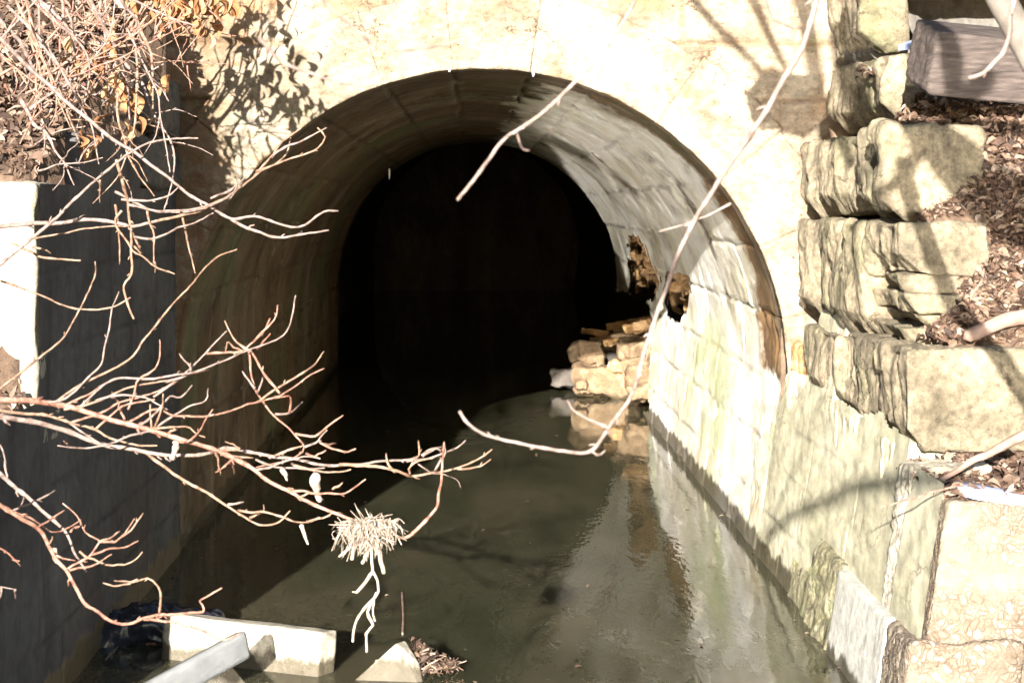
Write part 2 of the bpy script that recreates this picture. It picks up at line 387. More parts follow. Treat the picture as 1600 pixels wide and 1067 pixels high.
def water_mat():
    m, nt, b = newmat('murky_water')
    geo = N(nt, 'ShaderNodeNewGeometry'); src = geo.outputs['Position']
    v = coords(nt, src, (1, .5, 1))
    c = ramp(nt, noise(nt, v, 1.3, 6, .6, .8), [(.3, (.030, .031, .017)), (.55, (.050, .047, .027)), (.75, (.074, .061, .037))])
    nt.links.new(c, b.inputs['Base Color'])
    b.inputs['Roughness'].default_value = .025; b.inputs['IOR'].default_value = 1.60
    b.inputs['Subsurface Weight'].default_value = 1.0; b.inputs['Subsurface Radius'].default_value = (1.0, 1.0, .7); b.inputs['Subsurface Scale'].default_value = .22; b.inputs['Specular IOR Level'].default_value = .5
    n1 = noise(nt, coords(nt, src, (1.0, .35, 1)), 7, 3, .5, .5); n2 = noise(nt, coords(nt, src, (1.3, .5, 1)), 26, 2, .5)
    near = N(nt, 'ShaderNodeSeparateXYZ'); nt.links.new(src, near.inputs[0])
    amp = ramp(nt, math_(nt, 'DIVIDE', near.outputs[1], 40), [(.27, 1.0), (.60, .25)])
    h = math_(nt, 'ADD', n1, math_(nt, 'MULTIPLY', n2, .28))
    bp = N(nt, 'ShaderNodeBump'); bp.inputs['Distance'].default_value = .0024
    nt.links.new(amp, bp.inputs['Strength']); nt.links.new(h, bp.inputs['Height']); nt.links.new(bp.outputs[0], b.inputs['Normal'])
    return m
M_water = water_mat()

# ================================================================== SETTING
WL, WR0 = -1.94, 1.87
CX, CZ, RAD = 0.05, 1.2, 1.99
YF = 15.0

V = [(-8, -30, 0), (8, -30, 0), (8, 62, 0), (-8, 62, 0)]
o = mesh('water', V, [(0, 1, 2, 3)], M_water, smooth=False); tag(o, 'still murky olive water running into the culvert', kind='structure')

def hz_right(x, y):
    st = np.where(y < 9.93, .12, np.where(y < 11.25, 1.02, np.where(y < 11.7, 1.62, np.where(y < 12.1, 2.2, np.where(y < 13.4, 2.68, np.where(y < 14.1, 3.05, 3.4))))))
    rp = np.interp(y, [9.9, 9.95, 11.15, 11.25, 11.5, 11.82, 12.3, 13.15, 13.8, 15, 18], [.12, 1.02, 1.06, 1.61, 1.95, 2.42, 2.68, 2.95, 3.2, 3.65, 4.1])
    t = sstep(2.26, 2.62, x - .22 * sstep(12.9, 13.2, y) + .10 * fbm(np.stack([x * 2, y * 2, y * 0], -1), 2, 5))
    z = st * (1 - t) + rp * t
    return z + (x > 2.6) * (x - 2.6) * .10 * sstep(10, 12, y)
def hz_left(x, y):
    z = np.interp(y, [-20, 4, 8.8, 9.1, 10.2, 10.45, 13.4, 15.0, 18], [.2, .35, .40, 1.3, 1.42, 2.40, 3.35, 3.9, 4.1])
    return z + np.clip(-x - 1.9, 0, 20) * np.where(y > 10.3, .10, .12)
def hz(x, y):
    z = np.where(x < -1.0, hz_left(x, y), hz_right(x, y))
    z = np.where((x > 1.9) & (x < np.where(y > 12.9, 2.72, np.where(y > 11.1, 2.29, 2.46))) & (y > 9.95) & (y < 15.1), .7, z)
    z = np.where(y > 15.2, 4.05 + (y - 15) * .05, z)
    z = np.where((x > -1.99) & (x < 2.0) & (y < 15.2), -.7, z)
    return z + .035 * fbm(np.stack([x * 3, y * 3, z * 0], -1), 3, 3)
xs = np.concatenate([np.linspace(-40, -4.2, 14), np.arange(-4, -1.9, .06), [-1.985, -1.0, 0, 1.2, 1.99], np.arange(2.03, 4.2, .05), np.linspace(4.4, 40, 14)])
ys = np.concatenate([np.linspace(-35, 8.5, 18), np.arange(8.8, 15.15, .05), [15.25, 15.6, 16.5], np.linspace(18, 70, 10)])
X, Y = np.meshgrid(xs, ys, indexing='ij')
Z = hz(X, Y)
V = np.stack([X, Y, Z], -1).reshape(-1, 3)
ok = ~((Y > 15.18) & (Y < 15.3) & (np.abs(X) < 2.1))
o = mesh('ground', V, gridfaces(len(xs), len(ys), ok.reshape(-1)), M_soil, attr={'dirt_shade': np.zeros(V.shape[0])})
tag(o, 'brown soil banks beside the channel', kind='structure')

# ------------------------------------------------------------------ culvert (arch portal + barrel)
culvert = empty('stone_culvert', (0, YF, 0), 'pale stone arched culvert mouth with a dark tunnel over still water', 'culvert')
JA = [-4, 10.5, 24.5, 39, 55, 68.5, 81, 95.5, 109, 123, 138, 152, 166, 184]
def voussoir(a0, a1, seed):
    na, nr = 56, 48
    s = np.linspace(0, 1, na); t = np.linspace(0, 1, nr)
    S = np.concatenate([[0, 0], s, [1, 1]]); T = np.concatenate([[0, 0], t, [1, 1]])
    S, T = np.meshgrid(S, T, indexing='ij')
    g = -.0012
    a = np.radians(a0) + g + S * (np.radians(a1 - a0) - 2 * g)
    r = 1.985 + T * (.515 + .02 * math.sin(seed * 2.1))
    x = CX + r * np.cos(a); z = CZ + r * np.sin(a)
    ea = np.minimum(S, 1 - S) * (r * np.radians(a1 - a0)); er = np.minimum(T, 1 - T) * .52
    e = np.minimum(ea, er)
    p = np.stack([x, z, z * 0 + seed], -1)
    rel = .030 * fbm(p * 3.5, 4, 11) + .016 * fbm(p * 14, 4, 15) - .03 * np.clip(fbm(p * 7, 3, 19) - .35, 0, 1)
    bev = .014 * (1 - sstep(0, .018 + .010 * fbm(p * 9, 2, 3), e)) * np.clip(.5 + 1.5 * fbm(p * 2.5, 2, 66), .1, 1)
    y = 14.965 - rel + bev + .005 * math.sin(seed * 5.3)
    bi = np.arange(na + 4); bj = np.arange(nr + 4)
    back = (bi[:, None] == 0) | (bi[:, None] == na + 3) | (bj[None, :] == 0) | (bj[None, :] == nr + 3)
    y = np.where(back, 15.24, y)
    jit = .008 * fbm(p * 8, 3, 44) * (T < .02)
    x = x + jit * np.cos(a); z = z + jit * np.sin(a)
    tone_ = .30 * _h(np.int64(seed), np.int64(3), np.int64(1), 4)
    z = np.maximum(z, -.3)
    d = np.clip(1 - e / .010, 0, 1) * .6 * np.clip(.6 + 1.5 * fbm(p * 3, 3, 67), .0, 1) + np.clip(fbm(p * 5, 4, 71) - .22, 0, 1) * 1.6 + sstep(-1.45, -1.80, x) * 1.2 + tone_  # stones at the far left: shade painted in along with the dirt
    Vv = np.stack([x, y, z], -1).reshape(-1, 3)
    o = mesh('voussoir', Vv, gridfaces(na + 4, nr + 4), M_lime, culvert, attr={'dirt_shade': d.reshape(-1) * .7})
for k in range(len(JA) - 1): voussoir(JA[k], JA[k + 1], k + 1)

# spandrel masonry round the arch ring
rows = [-.3, .45, 1.15, 1.62, 2.1, 2.62, 2.98, 3.35, 3.78, 4.15]
xs = np.arange(-3.6, 3.9, .0165); zs = np.arange(-.3, 4.12, .0165)
X, Zz = np.meshgrid(xs, zs, indexing='ij')
wob = .018 * fbm(np.stack([X * 4, Zz * 4, X * 0], -1), 3, 8)
e = np.full(X.shape, 9.); idx = np.zeros(X.shape)
rg = random.Random(5)
for i in range(len(rows) - 1):
    inr = (Zz + wob >= rows[i]) & (Zz + wob < rows[i + 1])
    ed = np.minimum(Zz + wob - rows[i], rows[i + 1] - Zz - wob)
    xx = -3.7; 
    while xx < 4:
        wd = rg.uniform(.5, 1.15); s = inr & (X + wob >= xx) & (X + wob < xx + wd)
        ee = np.minimum(np.minimum(X + wob - xx, xx + wd - X - wob), ed)
        e = np.where(s, ee, e); idx = np.where(s, rg.random(), idx); xx += wd
p = np.stack([X, Zz, idx * 9], -1)
strata = .016 * fbm(np.stack([X * 1.2, Zz * 14, idx * 5], -1), 4, 23)
rel = .04 * fbm(p * 2.6, 4, 21) + .018 * fbm(p * 13, 4, 25) + 1.6 * strata * (idx > .35)
y = 15.03 - rel + .04 * (1 - sstep(0, .03, e)) - .02 * (idx - .5)
R = np.hypot(X - CX, Zz - CZ)
ok = ((R > 2.2) | (Zz < CZ)) & ~((Zz < CZ) & (np.abs(X - CX) < 2.2))
Vv = np.stack([X, y, Zz], -1).reshape(-1, 3)
d = np.clip(1 - e / .018, 0, 1) * .9 + np.clip(fbm(np.stack([X * 2, Zz * 11, idx], -1), 4, 33) - .26, 0, 1) * 2.0 + sstep(-1.5, -1.85, X) * .75 + .22 * idx  # left end of the face darkened too, painted shade on top of joint dirt
mesh('spandrel', Vv, gridfaces(len(xs), len(zs), ok.reshape(-1)), M_lime, culvert, attr={'dirt_shade': np.clip(d, 0, 1).reshape(-1)})
# coping behind the face so the wall has thickness
V, F = rbox((-3.6, 15.1, 3.55), (3.9, 15.5, 4.10), .1, .02, lambda v, n: .01 * fbm(v * 4, 2, 3))
mesh('parapet_core', V, F, M_lime, culvert, attr={'dirt_shade': np.zeros(len(V))})

# barrel vault
Y0, Y1 = 15.2, 33.0
def prof(s):
    """s arc length from left waterline (z=-.5) over the crown to the right waterline"""
    h = CZ + .5; L = PI * RAD
    x = np.where(s < h, WL, np.where(s < h + L, CX - RAD * np.cos((s - h) / RAD), 2.04 - .1415 * (s - h - L)))
    z = np.where(s < h, s - .5, np.where(s < h + L, CZ + RAD * np.sin((s - h) / RAD), CZ - (s - h - L)))
    nx = np.where(s < h, 1., np.where(s < h + L, np.cos((s - h) / RAD), -.99)); nz = np.where(s < h, 0., np.where(s < h + L, -np.sin((s - h) / RAD), .14))
    return x, z, nx, nz
SL = 2 * (CZ + .5) + PI * RAD
su = np.linspace(0, SL, 420); vy = np.concatenate([np.arange(Y0, 24, .035), np.arange(24, Y1 + .05, .06)])
S, Yv = np.meshgrid(su, vy, indexing='ij')
x, z, nx, nz = prof(S)
hj = CZ + .5
joints = [hj + RAD * math.radians(180 - a) for a in JA[1:-1]] + [hj - .05, hj - .42, hj - .8, hj - 1.2, SL - hj + .1, SL - hj + .5, SL - hj + .9]
joints = sorted(joints)
wob = .02 * fbm(np.stack([S * 2, Yv * 2, S * 0], -1), 3, 4)
dj = np.full(S.shape, 9.); course = np.zeros(S.shape)
for j in joints: dj = np.minimum(dj, np.abs(S + wob - j)); course += (S + wob > j)
off = _h(course.astype(np.int64), course.astype(np.int64) * 0 + 3, course.astype(np.int64) * 0, 5) * 1.6
rb = (Yv + wob * 2 + off) % 1.75; dr = np.minimum(rb, 1.75 - rb)
bid = _h(course.astype(np.int64), np.floor((Yv + wob * 2 + off) / 1.75).astype(np.int64), course.astype(np.int64) * 0, 9)
e = np.minimum(dj, dr)
p = np.stack([S * 1.5, Yv * 2.0, bid * 3], -1)
rel = .003 * fbm(p, 4, 51) + .012 * fbm(np.stack([S * 3, Yv * 1.4, bid], -1), 4, 54) + .012 * (bid - .5) - .028 * (1 - sstep(0, .022, e)) * np.clip(.75 + 1.8 * fbm(np.stack([S * 1.4, Yv * 1.1, bid], -1), 3, 58), 0, 1)
rel += -.09 * np.clip(fbm(np.stack([S * 3.4, Yv * 1.6, S * 0], -1), 4, 57) - .30, 0, 1) + .003 * fbm(np.stack([S * 12, Yv * 5, S * 0], -1), 3, 59)
x = x + nx * rel; z = z + nz * rel
Vv = np.stack([x, Yv, z], -1)
# project to find the broken patches of the right-hand wall
def proj(Q):
    Q = np.asarray(Q); return 741 + FPX * Q[..., 0] / Q[..., 1], 320 - FPX * (Q[..., 2] - 2.3) / Q[..., 1]
def inpoly(px, py, poly):
    c = np.zeros(px.shape, bool); n = len(poly)
    for i in range(n):
        x1, y1 = poly[i]; x2, y2 = poly[(i + 1) % n]
        m = ((y1 > py) != (y2 > py)) & (px < (x2 - x1) * (py - y1) / (y2 - y1 + 1e-9) + x1); c ^= m
    return c
px, py = proj(Vv); jx = 6 * fbm(np.stack([S * 5, Yv * 5, S * 0], -1), 3, 61); jy = 6 * fbm(np.stack([S * 5, Yv * 5, S * 0 + 5], -1), 3, 62)
right = (x > 1.2)
hole = np.zeros(S.shape, bool)
H1 = [(900, 448), (1008, 462), (1018, 500), (1012, 560), (1012, 640), (900, 680)]
H2 = [(984, 370), (1002, 372), (1014, 402), (1030, 440), (1022, 470), (985, 455)]
H3 = [(1042, 425), (1078, 432), (1076, 470), (1064, 506), (1044, 494), (1038, 460)]
for H in (H1, H2, H3): hole |= inpoly(px + jx, py + jy, H)
hole &= right
uv = np.stack([S, Yv * K], -1).reshape(-1, 2)
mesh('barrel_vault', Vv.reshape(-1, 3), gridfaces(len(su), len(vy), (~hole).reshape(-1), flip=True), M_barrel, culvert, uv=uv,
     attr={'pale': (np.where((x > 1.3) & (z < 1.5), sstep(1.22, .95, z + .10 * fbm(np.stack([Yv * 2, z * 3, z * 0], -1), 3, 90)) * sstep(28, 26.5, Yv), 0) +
                    1.0 * sstep(-.1, .9, x) * (.55 * sstep(15.2, 16.4, Yv) + .45 * sstep(16.5, 20, Yv + x * .8)) * (z >= 1.0) * np.clip(1.0 + .9 * fbm(np.stack([S * .7, Yv * 1.1, S * 0], -1), 4, 91), 0, 1)).reshape(-1),  # right vault: sun glow off the water painted in as paler colour
           'dirt_shade': (np.clip(1 - e / .018, 0, 1) * np.clip(.35 + 1.8 * fbm(np.stack([S * 1.4, Yv * 1.1, bid], -1), 3, 58), 0, 1)).reshape(-1) * .8})
# broken inner leaf behind the patches: blocky brown stone set back in the wall
sb = np.linspace(SL - hj - 1.3, SL - hj + .12, 120); yb = np.arange(20.5, 33.2, .035)
S2, Y2 = np.meshgrid(sb, yb, indexing='ij'); x2, z2, nx2, nz2 = prof(S2)
d1, d2, idn = cell3(np.stack([S2 * 7, Y2 * 2.2, S2 * 0], -1), 5)
back = .07 + .16 * idn + .03 * fbm(np.stack([S2 * 9, Y2 * 6, S2 * 0], -1), 3, 5) + .06 * (1 - sstep(0, .12, d2))
bot = (S2 > SL - hj - .1 - .25 * fbm(np.stack([Y2 * 2, Y2 * 0, Y2 * 0], -1), 3, 2)) | ((idn > .86))
V2 = np.stack([x2 - nx2 * back, Y2, z2 - nz2 * back], -1).reshape(-1, 3)
mesh('exposed_core', V2, gridfaces(len(sb), len(yb), (~bot).reshape(-1), flip=True), M_brick, culvert,
     attr={'dirt_shade': np.clip(1 - d2 / .1, 0, 1).reshape(-1)})
# the unlit wider chamber beyond the barrel
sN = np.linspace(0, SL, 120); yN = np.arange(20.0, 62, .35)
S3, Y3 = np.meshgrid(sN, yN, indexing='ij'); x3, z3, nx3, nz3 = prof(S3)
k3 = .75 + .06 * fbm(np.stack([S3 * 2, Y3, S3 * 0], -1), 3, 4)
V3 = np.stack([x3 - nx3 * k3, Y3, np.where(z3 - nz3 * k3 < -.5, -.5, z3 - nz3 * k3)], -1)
mesh('inner_chamber', V3.reshape(-1, 3), gridfaces(len(sN), len(yN), flip=True), M_dark, culvert, attr={'dirt_shade': np.zeros(S3.size)})
for yy, nm in ((20.0, 'chamber_front'), (61.9, 'chamber_end')):
    i = 0 if yy == 20.0 else -1
    ring = V3[:, i, :]
    if i == -1:
        yq = ring[0, 1] - .05; V, F = rbox((-4, yq, -.6), (4, yq + .3, 5), .5, .02, lambda v, n: n[:, 0] * 0); mesh(nm, V, F, M_dark, culvert, attr={'dirt_shade': np.zeros(len(V))}); continue
    xi, zi, nxi, nzi = prof(sN)
    inn = np.stack([xi - nxi * .05, np.full_like(xi, ring[0, 1]), np.maximum(zi - nzi * .05, -.5)], -1)
    VV = np.stack([ring, inn]).reshape(-1, 3)
    mesh(nm, VV, gridfaces(2, len(sN)), M_dark, culvert, attr={'dirt_shade': np.zeros(len(VV))})
# drips hanging at the crown
def drip(px_, py_, Yd, h, r):
    b = P(px_, py_, Yd); pts = np.array([[b.x, b.y, b.z], [b.x + .002, b.y, b.z - h * .5], [b.x, b.y, b.z - h]])
    m_ = MB(); m_.add(*tube_geo(smooth_line(pts, h / 6), np.interp(np.linspace(0, 1, len(smooth_line(pts, h / 6))), [0, .8, 1], [r, r * .8, r * .3]), 6, 3))
    return m_
drip(833, 108, 14.97, .05, .010).build('icicle', M_ice, culvert); drip(702, 108, 14.97, .02, .008).build('icicle', M_ice, culvert)
drip(608, 264, 20.5, .09, .009).build('icicle', M_ice, culvert)

# ------------------------------------------------------------------ left wing wall
lw = empty('wing_wall', (WL, 10.3, 0), 'tall shaded grey wing wall on the left of the channel', 'wall', 'wing walls of the culvert')
def wall_sheet(name, xf, y0, y1, z0, z1, rows, collen, m, parent, res=.02, amp=.006, gd=.014, seed=1, ztop=None, sgn=1):
    ys_ = np.arange(y0, y1 + res * .5, res); zs_ = np.arange(z0, z1 + res * .5, res)
    Yg, Zg = np.meshgrid(ys_, zs_, indexing='ij')
    wb = .008 * fbm(np.stack([Yg * 4, Zg * 4, Yg * 0], -1), 3, seed)
    e = np.full(Yg.shape, 9.)
    cr = np.zeros(Yg.shape)
    for r_ in rows: e = np.minimum(e, np.abs(Zg + wb - r_)); cr += (Zg + wb > r_)
    of = _h(cr.astype(np.int64), cr.astype(np.int64) * 0, cr.astype(np.int64) * 0, seed) * collen
    q = (Yg + wb + of) % collen; e2 = np.minimum(q, collen - q); ee = np.minimum(e, e2)
    pp = np.stack([Yg, Zg, Yg * 0 + seed], -1)
    pq = pp * np.array([.4, 1, 1])
    dpt = amp * fbm(pq * 2.5, 4, seed + 3) * 2 + amp * fbm(pq * 16, 3, seed + 7) * .6 - gd * (1 - sstep(0, .022, ee)) * np.clip(.6 + fbm(pp * 3, 2, 9), 0, 1)
    Xg = xf(Yg, Zg) + sgn * dpt
    Vg = np.stack([Xg, Yg, Zg], -1).reshape(-1, 3)
    mk = None
    if ztop: mk = (Zg < z1 - ztop + ztop * 1.6 * fbm(np.stack([Yg * 2.2, Yg * 0, Yg * 0], -1), 4, seed + 20)).reshape(-1)
    return mesh(name, Vg, gridfaces(len(ys_), len(zs_), mk, flip=(sgn > 0) is False), m, parent, attr={'dirt_shade': (np.clip(1 - ee / .018, 0, 1) * np.clip(.65 + 1.6 * fbm(pp * 1.3, 3, seed + 5), 0, 1)).reshape(-1) * .85})
rowsL = [.33, .66, 1.0, 1.33, 1.63, 2.0]
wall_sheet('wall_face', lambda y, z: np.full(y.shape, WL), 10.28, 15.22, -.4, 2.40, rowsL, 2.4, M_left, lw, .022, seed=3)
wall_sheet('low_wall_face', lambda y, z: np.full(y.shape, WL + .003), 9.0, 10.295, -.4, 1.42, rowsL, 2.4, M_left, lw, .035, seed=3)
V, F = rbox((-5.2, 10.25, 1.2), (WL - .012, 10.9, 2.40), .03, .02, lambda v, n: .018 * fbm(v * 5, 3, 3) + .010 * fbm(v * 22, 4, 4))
mesh('end_block', V, F, M_conc, lw, attr={'dirt_shade': np.zeros(len(V))})
V, F = rbox((-2.6, 8.98, -.3), (WL - .012, 10.24, 1.40), .08, .02, lambda v, n: .006 * fbm(v * 5, 3, 3))
mesh('low_core', V, F, M_left, lw, attr={'dirt_shade': np.zeros(len(V))})
V, F = rbox((-2.6, 1.0, -.3), (WL - .012, 8.95, .42), .08, .03, lambda v, n: .02 * fbm(v * 5, 3, 3)); mesh('toe_wall', V, F, M_left, lw, attr={'dirt_shade': np.zeros(len(V))})
def rough_disp(amp, gseed, faceaxis=None, groove=0.0, gl=1.0):
    def f(v, n):
        d = amp * 1.6 * fbm(v * 1.7, 3, gseed + 2) + amp * fbm(v * 4.2, 4, gseed) + amp * .35 * fbm(v * 17, 4, gseed + 5)
        # spalls and terraces
        _, c2, cid = cell3(v * np.array([3.2, 3.2, 4.5]) + .35 * fbm(v * 5, 2, gseed + 8)[:, None], gseed)
        d = d + amp * .9 * (cid - .5)
        if groove:
            left = np.clip(-n[:, 0] * 1.2, 0, 1); wv = fbm(v * 1.6, 2, gseed + 7)
            low = .35 + .65 * np.clip((v[:, 2].max() - v[:, 2]) / (np.ptp(v[:, 2]) + .01) * 1.3, 0, 1)
            q = np.stack([v[:, 0] * 2, v[:, 1] * 3.0 * gl + wv * 1.2, v[:, 2] * 1.0 + wv], -1)
            bulge = fbm(q, 3, gseed + 9)
            q2 = np.stack([v[:, 0] * 3, v[:, 1] * 7.5 * gl + wv * 2.5, v[:, 2] * 1.6], -1)
            slit = np.clip((ridged(q2, 2, gseed + 12) - .55) / .45, 0, 1) * np.clip(.2 + 2 * fbm(v * 2.4, 2, gseed + 14), 0, 1)
            fine = fbm(np.stack([v[:, 0] * 3, v[:, 1] * 26, v[:, 2] * 3.5], -1), 4, gseed + 13)
            d = d + left * (groove * .75 * bulge - groove * .55 * slit * low + groove * .11 * fine * (.4 + low))
        return d
    return f
V, F = rbox((-2.8, 11.35, 2.36), (-1.945, 13.45, 2.66), .03, .02, rough_disp(.008, 41)); mesh('cap_stone', V, F, M_left, lw, attr={'dirt_shade': np.zeros(len(V))})
for (a, b_, z0_, z1_, sd) in ((13.5, 14.25, 2.40, 2.72, 43), (14.28, 15.0, 2.40, 2.66, 45), (13.6, 14.6, 2.75, 3.05, 47), (14.62, 15.0, 2.70, 3.1, 49)):
    V, F = rbox((-2.7, a, z0_), (-1.90, b_, z1_), .02, .035, rough_disp(.03, sd)); mesh('stone_block', V, F, M_shade, lw, attr={'dirt_shade': np.zeros(len(V))})

# ------------------------------------------------------------------ right wing wall
rw = empty('wing_wall', (WR0, 10, 0), 'sunlit stepped wing wall of rough stone blocks on the right', 'wall', 'wing walls of the culvert')
xf = lambda y, z: WR0 + .145 * z + .02 * fbm(np.stack([y * .8, z * .8, y * 0], -1), 2, 6)
rowsR = [.30, .62, .90]
wall_sheet('wall_face', xf, 10.86, 15.22, -.3, 1.30, rowsR, 1.6, M_wing, rw, .014, amp=.007, gd=.006, seed=13, sgn=-1, ztop=.07)
for (ya, yb, zb, sd) in ((14.3, 14.95, 1.08, 201), (13.0, 13.3, 1.05, 203), (11.2, 12.2, 1.02, 205), (12.25, 13.0, 1.04, 207)):
    V, F = rbox((2.035, ya, zb - .10), (2.4, yb, zb + .13), .016, .03, rough_disp(.022, sd, None, .03)); mesh('rubble_stone', V, F, M_wing, rw, attr={'dirt_shade': np.zeros(len(V))})
wall_sheet('near_wall_face', lambda y, z: xf(y, z) - .01, 9.9, 10.64, -.3, 1.10, [.05], 5., M_wing, rw, .014, amp=.007, gd=.01, seed=14, sgn=-1)
V, F = rbox((1.93, 10.62, -.1), (2.3, 10.88, 1.09), .012, .02, lambda v, n: .03 * fbm(v * 9, 4, 5) + .012 * fbm(v * 40, 3, 6) - .0 + .145 * 0)
V[:, 0] += .145 * (V[:, 2] - .45) * .9; mesh('crumbling_joint', V, F, M_conc, rw, attr={'dirt_shade': np.clip(fbm(V * 20, 3, 4), 0, 1)})
def pebbles(v):
    q = v * 21 + .5 * fbm(v * 9, 2, 71)[:, None]; d1_, d2_, id_ = cell3(q, 12)
    return (.005 * sstep(.02, .22, d2_) * (.4 + id_) - .006) * np.clip(.75 + 1.6 * fbm(v * 2.2, 2, 14), .1, 1) + .004 * fbm(v * 40, 2, 4)
V, F = rbox((1.885, 9.905, -.2), (3.6, 11.2, 1.03), .014, .03, lambda v, n: .012 * fbm(v * 5, 3, 3) + pebbles(v)); V[:, 0] += .145 * np.clip(V[:, 2], 0, 2) * np.clip((2.4 - V[:, 0]) / .4, 0, 1)
mesh('aggregate_block', V, F, M_agg, rw, attr={'dirt_shade': np.zeros(len(V))})
V, F = rbox((1.81, 10.45, -.3), (2.2, 11.86, .42), .02, .008, lambda v, n: .004 * fbm(v * 5, 3, 3) + .002 * fbm(v * 25, 3, 3)); V[:, 0] += .15 * np.clip(V[:, 2], 0, 1); mesh('smooth_slab', V, F, M_slab, rw, attr={'dirt_shade': np.zeros(len(V))})
V, F = rbox((1.82, 11.9, -.3), (2.2, 12.75, .44), .014, .03, lambda v, n: .04 * fbm(v * np.array([7, 3.5, 7]), 5, 3, .6) + .012 * fbm(v * np.array([30, 16, 30]), 3, 8)); V[:, 0] += .17 * np.clip(V[:, 2], 0, 1); mesh('mossy_footing', V, F, M_moss, rw, attr={'dirt_shade': np.clip(-fbm(V * 12, 3, 3) * 2, 0, 1)})
V, F = rbox((1.805, 9.84, -.3), (2.3, 10.47, .43), .014, .04, lambda v, n: .035 * fbm(v * 6, 5, 7, .6) + pebbles(v) * .8); V[:, 0] += .15 * np.clip(V[:, 2], 0, 1); mesh('crumbled_footing', V, F, M_agg, rw, attr={'dirt_shade': np.zeros(len(V))})
V, F = rbox((1.84, 12.7, -.3), (2.2, 13.6, .22), .016, .03, lambda v, n: .035 * fbm(v * np.array([7, 3.5, 7]), 5, 13, .6)); V[:, 0] += .20 * np.clip(V[:, 2], 0, 1); mesh('mossy_footing', V, F, M_moss, rw, attr={'dirt_shade': np.clip(-fbm(V * 12, 3, 3) * 2, 0, 1)})

def block(lo, hi, seed, amp=.020, groove=.11, rnd=.028, res=.015, m=None, label=None, frontdrop=None, gl=1.0):
    V, F = rbox(lo, hi, res, rnd, rough_disp(amp, seed, None, groove, gl))
    # ragged underside of the rough face
    u = np.clip((lo[2] + .12 - V[:, 2]) / .12, 0, 1) * np.clip((lo[0] + .25 - V[:, 0]) / .25, 0, 1)
    V[:, 0] += u * .10 * (1 + fbm(np.stack([V[:, 1] * 9, V[:, 1] * 0, V[:, 2] * 0], -1), 3, seed)); 
    dd = np.clip(-fbm(np.stack([V[:, 0] * 2, V[:, 1] * 14, V[:, 2] * 2.0], -1), 3, seed + 3) - .15, 0, 1) * 2.0 * (V[:, 0] < lo[0] + .10)
    o = mesh('stone_block', V, F, m or M_ash, rw, attr={'dirt_shade': np.clip(dd, 0, 1)})
    if label: o['label'] = label
    return o
# courses, bottom to top: (left face x, front y)
block((2.06, 11.1, 1.10), (4.3, 12.85, 1.60), 101, label='long smooth fronted block above the lowest leaf ledge')
block((2.05, 12.9, 1.16), (3.2, 14.2, 1.56), 103)
block((2.10, 14.22, 1.12), (3.0, 15.0, 1.40), 105, m=M_brick)
block((2.10, 11.5, 1.94), (2.58, 13.1, 2.21), 107, groove=.09)
block((2.12, 11.55, 1.86), (2.46, 12.5, 1.935), 108, rnd=.02, groove=.04, amp=.014)
block((2.13, 11.5, 1.76), (2.44, 12.5, 1.855), 109, rnd=.02, groove=.04, amp=.014)
block((2.15, 11.56, 1.69), (2.38, 12.5, 1.755), 110, rnd=.02, groove=.04, amp=.014)
block((2.13, 11.6, 1.58), (2.36, 12.5, 1.685), 111, rnd=.02, groove=.04, amp=.014)
block((2.10, 12.35, 1.60), (2.7, 14.98, 2.20), 112, groove=.12)
block((2.15, 11.8, 2.24), (2.62, 15.0, 2.70), 113, groove=.16, rnd=.05, label='bulging deeply furrowed block in the middle of the steps')
block((2.33, 13.15, 2.76), (2.8, 15.0, 3.16), 115, groove=.14, rnd=.06)
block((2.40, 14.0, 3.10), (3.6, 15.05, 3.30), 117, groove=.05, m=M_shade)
block((2.31, 13.75, 3.22), (2.60, 15.0, 3.75), 119, groove=.16, rnd=.05)
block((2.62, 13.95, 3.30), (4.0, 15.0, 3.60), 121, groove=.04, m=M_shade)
block((2.45, 13.0, 3.60), (4.6, 14.9, 3.78), 123, groove=.03, rnd=.03, label='broad flat slab jutting out at the very top')
V, F = rbox((2.02, 13.15, .98), (2.30, 14.25, 1.66), .014, .03, lambda v, n: .010 * fbm(v * 5, 4, 33) + .004 * fbm(v * 30, 2, 3)); V[:, 0] += .145 * (V[:, 2] - .98); V[:, 1] -= .35 * (V[:, 2] - 1.3); V[:, 1] += .06 * fbm(V * 4, 3, 2) * (V[:, 2] > 1.05)
mesh('mortar_patch', V, F, M_wing, rw, attr={'dirt_shade': np.zeros(len(V))})
# packed earth core behind the courses
V, F = rbox((2.35, 12.6, 1.0), (4.5, 15.0, 2.2), .08, .03, lambda v, n: .02 * fbm(v * 4, 3, 3)); mesh('wall_core', V, F, M_shade, rw, attr={'dirt_shade': np.zeros(len(V))})

# ------------------------------------------------------------------ loose things on the right
V, F = rbox((-.05, -.23, -.17), (1.5, .23, .17), .02, .03, lambda v, n: .012 * fbm(v * np.array([1.5, 7, 7]), 4, 7) - .01 * ridged(v * np.array([.6, 14, 14]), 2, 5))
Rm = np.array(Euler((.25, .10, .12)).to_matrix()); c0 = P(1452, 88, 12.2); V = V @ Rm.T + np.array(c0)
o = mesh('timber_beam', V, F, M_wood); tag(o, 'weathered grey brown squared timber beam resting on the upper right blocks', 'timber beam')

